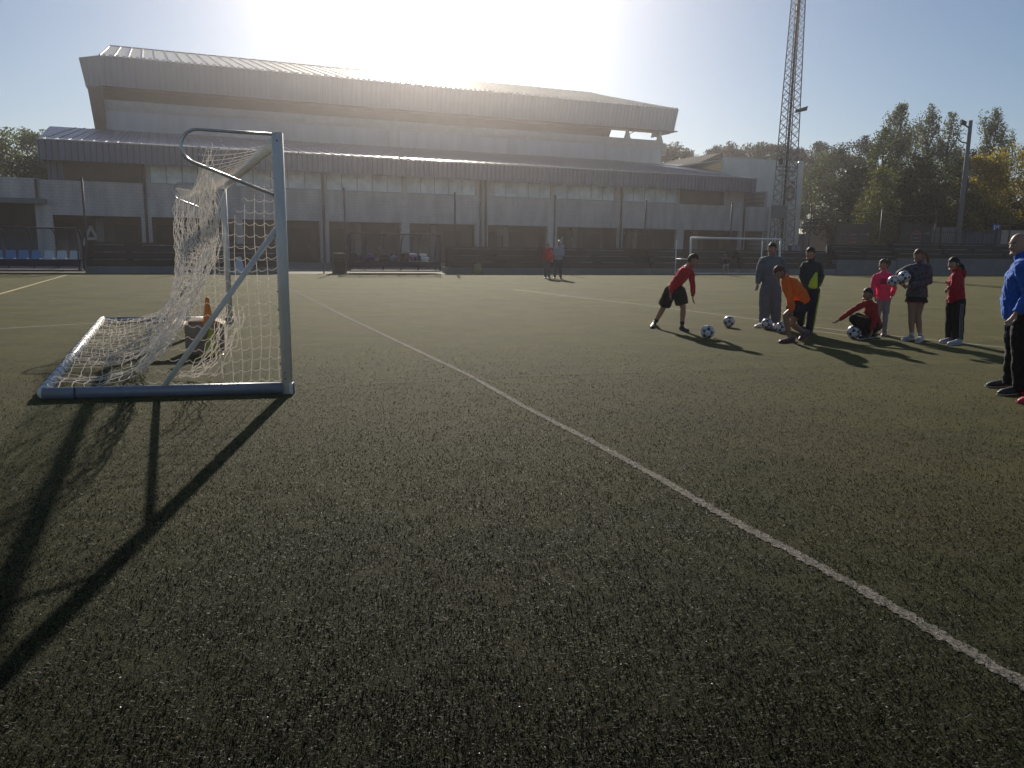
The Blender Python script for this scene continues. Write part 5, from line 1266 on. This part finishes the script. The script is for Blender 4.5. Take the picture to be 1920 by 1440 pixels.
# girl in pink
_, p_, r_, ax = person('girl in a bright pink sweatshirt and grey leggings standing behind the crouching child', dict(
    head=(1657, 497, 0), neck=(1656.5, 509.5, 0), pel=(1656, 560, 0), sa=(1642, 519, 0), sb=(1671, 519, 0), ea=(1636.5, 540, 0), wa=(1641, 557, -.05), ha=(1643, 566, -.07),
    eb=(1677, 539, .05), wb=(1672, 555, .0), hb=(1669, 563, -.03), hipa=(1649, 563, 0), ka=(1646, 590, -.02), ana=(1641, 618, .15), heela=(1643, 625.5), toea=(1634, 629), hipb=(1662, 563, 0), kb=(1660, 592, -.02), anb=(1658, 622, 0), heelb=(1659.5, 627.5), toeb=(1654, 632)),
    14.2, .87, face=(-.92, -.3, -.05), girth=.94, shirt=dict(col=(.85, .06, .16), pad=.024, hem=1.06, name='sweatshirt'), legs=dict(col=(.24, .25, .28), pad=.004, low=.0, name='leggings'),
    hair=(.10, .06, .035), tail=([(1665, 487, .02), (1668, 492, .02), (1669, 497, .02)], .028), shoes=((.12, .02, .04), (.6, .5, .5)), wdir=(1, -.1, 0))
q = MB()
for i in range(3):
    for j in range(5): q.box((-.06 + j * .024 + .003 * i, -.012, -.045 + i * .034), (-.06 + j * .024 + .015, -.001, -.045 + i * .034 + .018 + .004 * (j % 2)))
pr = q.build('printed_lettering', M['navyframe'], _); pr.location = P(1657, 527, 14.2 - .125) - r_
# girl in patterned jacket
pm = mat('floral_print_fabric', (.02, .022, .028), .85, base2=(.10, .10, .13), vscale=22, bump=.2, bscale=40, sheen=.25)
t_ = pm.node_tree; n_ = [x for x in t_.nodes if x.type == 'VALTORGB'][0]; e_ = n_.color_ramp.elements.new(.72); e_.color = (.28, .10, .14, 1); n_.color_ramp.elements[-1].position = .78
person('girl in a dark floral jacket and black skirt holding two footballs', dict(
    head=(1723, 480, 0), neck=(1725, 494, 0), pel=(1719, 554, 0), sa=(1708, 503, 0), sb=(1740, 504, 0), ea=(1686, 514, .03), wa=(1690, 533, -.12), ha=(1697, 537, -.18),
    eb=(1741, 528, -.04), wb=(1705, 538, -.26), hb=(1691, 537, -.28), hipa=(1711, 560, 0), ka=(1709, 592, -.02), ana=(1709.5, 627, 0), heela=(1713, 636), toea=(1692, 640), hipb=(1726, 560, 0), kb=(1721, 592, -.02), anb=(1725, 629, 0), heelb=(1729, 637.5), toeb=(1719, 643.5)),
    13.4, 1.0, face=(-.85, -.45, -.12), shirt=dict(col=(.02, .02, .02), mat=pm, pad=.034, hem=1.04, name='jacket', collar=.5, flare=1.1), legs=dict(col=(.55, .04, .10), short=.28, pad=.0, name='shorts', skirt=(.016, .016, .019)),
    hair=(.12, .06, .03), tail=([(1732, 474, .03), (1738, 479, .04), (1740, 488, .04), (1739, 498, .04)], .028), shoes=((.32, .33, .35), (.6, .6, .6)), socks=((.4, .4, .42), .06), skin='skin_dark', wdir=(1, -.15, 0))
b1 = P(1675, 527, 13.4 - .22); ball(b1, .088, 'football held in the fingertips of the girl in the floral jacket')
b2 = P(1695.5, 519, 13.4 - .16); ball(b2, .098, 'football clamped under the arm of the girl in the floral jacket')
# girl in red jacket
person('girl in a red hooded jacket and black striped trousers, arms folded', dict(
    head=(1789, 495, 0), neck=(1793, 509, 0), pel=(1793, 562, 0), sa=(1792, 519, -.13), sb=(1796, 518, .13), ea=(1790, 541, -.18), wa=(1779, 538, -.12), ha=(1776.5, 544, -.06),
    eb=(1788, 541, .12), wb=(1780, 535, .02), hb=(1777, 530, -.02), hipa=(1798, 566, -.06), ka=(1796, 598, -.06), ana=(1796, 635, -.05), heela=(1801, 645), toea=(1777, 648), hipb=(1786, 566, .08), kb=(1784, 598, .10), anb=(1781, 632, .12), heelb=(1785, 641), toeb=(1762, 644)),
    13.15, .98, face=(-.96, -.12, -.16), shirt=dict(col=(.34, .008, .025), pad=.026, hem=1.12, name='jacket', collar=.6, hood=True), legs=dict(col=(.014, .013, .014), pad=.026, wide=1.2, low=.03, stripe=(.22, .22, .24)),
    hair=(.014, .011, .010), hairlen=.1, tail=([(1797, 492, .0), (1804, 499, 0), (1807, 509, 0), (1806, 518, 0)], .030), shoes=((.30, .31, .36), (.55, .55, .6)), wdir=(-.12, 1, 0))
# bald man in blue
person('bald man in a bright blue training top and black trousers standing at the right edge', dict(
    head=(1911, 459, 0), neck=(1921, 484, 0), chest=(1916, 520, 0), belly=(1908, 560, 0), pel=(1914, 590, 0), sa=(1917, 501, -.20), sb=(1921, 498, .20),
    ea=(1934, 552, -.27), wa=(1905, 588, -.24), ha=(1894, 604, -.22), eb=(1932, 548, .25), wb=(1912, 585, .22), hb=(1902, 600, .2),
    hipa=(1922, 598, -.10), ka=(1913, 662, -.10), ana=(1912, 721, -.10), heela=(1918, 738), toea=(1871, 742), hipb=(1908, 598, .10), kb=(1900, 660, .12), anb=(1894, 708, .16), heelb=(1901, 725), toeb=(1849, 727)),
    8.45, 1.12, face=(-.95, -.22, -.16), girth=1.16, shirt=dict(col=(.010, .085, .42), pad=.028, hem=1.02, name='training_top', collar=.55, bf=1.1, sheen=.5), legs=dict(col=(.008, .008, .010), pad=.014, wide=.9, low=.06),
    bald=True, shoes=((.025, .04, .045), (.40, .40, .30)), wdir=(-.2, 1, 0), vox=.007)
# person just outside the frame, one red shoe in view
person('person cut off at right edge, only toes of red football boots showing', dict(
    head=(2032, 440, 0), neck=(2030, 468, 0), pel=(2020, 590, 0), sa=(2008, 490, -.10), sb=(2046, 490, .15), ea=(2004, 542, -.12), wa=(2002, 590, -.15), ha=(2000, 606, -.16),
    eb=(2052, 542, .15), wb=(2048, 590, .1), hb=(2046, 606, .1), hipa=(2006, 600, 0), ka=(1990, 670, -.03), ana=(1955, 736, 0), heela=(1962, 753), toea=(1909, 758), hipb=(2032, 600, 0), kb=(2030, 670, 0), anb=(1968, 728, .2), heelb=(1976, 737), toeb=(1914, 742)),
    7.95, 1.1, face=(-1, .1, 0), shirt=dict(col=(.02, .05, .2), pad=.03, hem=1.02), legs=dict(col=(.01, .01, .012), pad=.016), hair=(.03, .02, .015), shoes=((.5, .03, .05), (.35, .02, .03)), wdir=(.6, .8, 0), vox=.01)
# far pair
person('person in red jacket and grey trousers far off, beside one in a white cap', dict(
    head=(1027, 461, 0), neck=(1027, 466, 0), pel=(1026, 489, 0), sa=(1021.5, 470, 0), sb=(1032.5, 470, 0), ea=(1020, 479, 0), wa=(1021, 487, 0), ha=(1021, 491, 0), eb=(1034, 479, 0), wb=(1035, 487, 0), hb=(1035, 491, 0),
    hipa=(1023.5, 490, 0), ka=(1023, 505, 0), ana=(1023, 519, 0), heela=(1023, 521.5), toea=(1021.5, 523), hipb=(1029, 490, 0), kb=(1029.5, 505, 0), anb=(1029.5, 519, 0), heelb=(1029.5, 521.5), toeb=(1031, 523)),
    36.8, 1.03, face=(.2, -.95, 0), shirt=dict(col=(.42, .02, .03), pad=.04, hem=1.03, name='jacket'), legs=dict(col=(.10, .10, .12), pad=.02), hair=(.02, .015, .012), shoes=((.25, .25, .3),), wdir=(1, 0, 0), vox=.013)
person('person in white cap and pale top far off, beside one in a red jacket', dict(
    head=(1048.5, 456, 0), neck=(1048.5, 462, 0), pel=(1047, 487, 0), sa=(1042, 466, 0), sb=(1054, 466, 0), ea=(1040.5, 475, 0), wa=(1043, 481, -.15), ha=(1047, 480, -.2), eb=(1056, 475, 0), wb=(1053, 481, -.15), hb=(1050, 480, -.2),
    hipa=(1044.5, 488, 0), ka=(1041.5, 504, 0), ana=(1040, 519, 0), heela=(1040, 521.5), toea=(1039, 523), hipb=(1050, 488, 0), kb=(1050, 504, 0), anb=(1051, 519, 0), heelb=(1051, 521.5), toeb=(1052.5, 523)),
    36.4, 1.1, face=(-.3, -.95, 0), shirt=dict(col=(.36, .37, .38), pad=.04, hem=1.0, name='top'), legs=dict(col=(.07, .07, .09), pad=.012), cap=(.62, .62, .62), shoes=((.25, .25, .3),), wdir=(1, 0, 0), vox=.013)
# child bending in the far goal
person('small child in a navy top bending forward in the far goal', dict(
    head=(1361, 481, -.15), neck=(1361, 486, -.05), pel=(1361, 494, .1), sa=(1356.5, 487, -.05), sb=(1366, 487, -.05), ea=(1355, 492, -.1), wa=(1356.5, 497, -.12), ha=(1357, 499, -.12), eb=(1368, 491, -.1), wb=(1368.5, 486, -.12), hb=(1368, 483, -.12),
    hipa=(1358.5, 495, .1), ka=(1357, 503, 0), ana=(1356.5, 511, .1), heela=(1356.5, 512.5), toea=(1355, 514), hipb=(1363.5, 495, .1), kb=(1364.5, 503, 0), anb=(1365, 511, .1), heelb=(1365, 512.5), toeb=(1366, 514)),
    44.3, .82, face=(0, -.85, -.4), shirt=dict(col=(.02, .025, .07), pad=.03, hem=1.0), legs=dict(col=(.30, .30, .33), short=.45, pad=.02, name='shorts'), hair=(.02, .015, .01), socks=((.4, .4, .42), .5), shoes=((.4, .4, .4),), wdir=(1, 0, 0), vox=.013)

# ================================================================ LENS GLARE VOLUME
hz = MB(); hz.box((-510, -210, -1), (510, 710, 32))  # scattering volume added to imitate veiling glare of the lens
hm = bpy.data.materials.new('lens_glare_volume'); hm.use_nodes = True; nt = hm.node_tree; nt.nodes.clear()
pv = nt.nodes.new('ShaderNodeVolumePrincipled'); ho = nt.nodes.new('ShaderNodeOutputMaterial')
pv.inputs['Color'].default_value = (.98, .925, .94, 1); pv.inputs['Density'].default_value = .0009; pv.inputs['Anisotropy'].default_value = .88
nt.links.new(pv.outputs[0], ho.inputs['Volume'])
tag(hz.build('glare', hm), 'added volume for lens haze over the whole pitch', 'glare', kind='stuff')
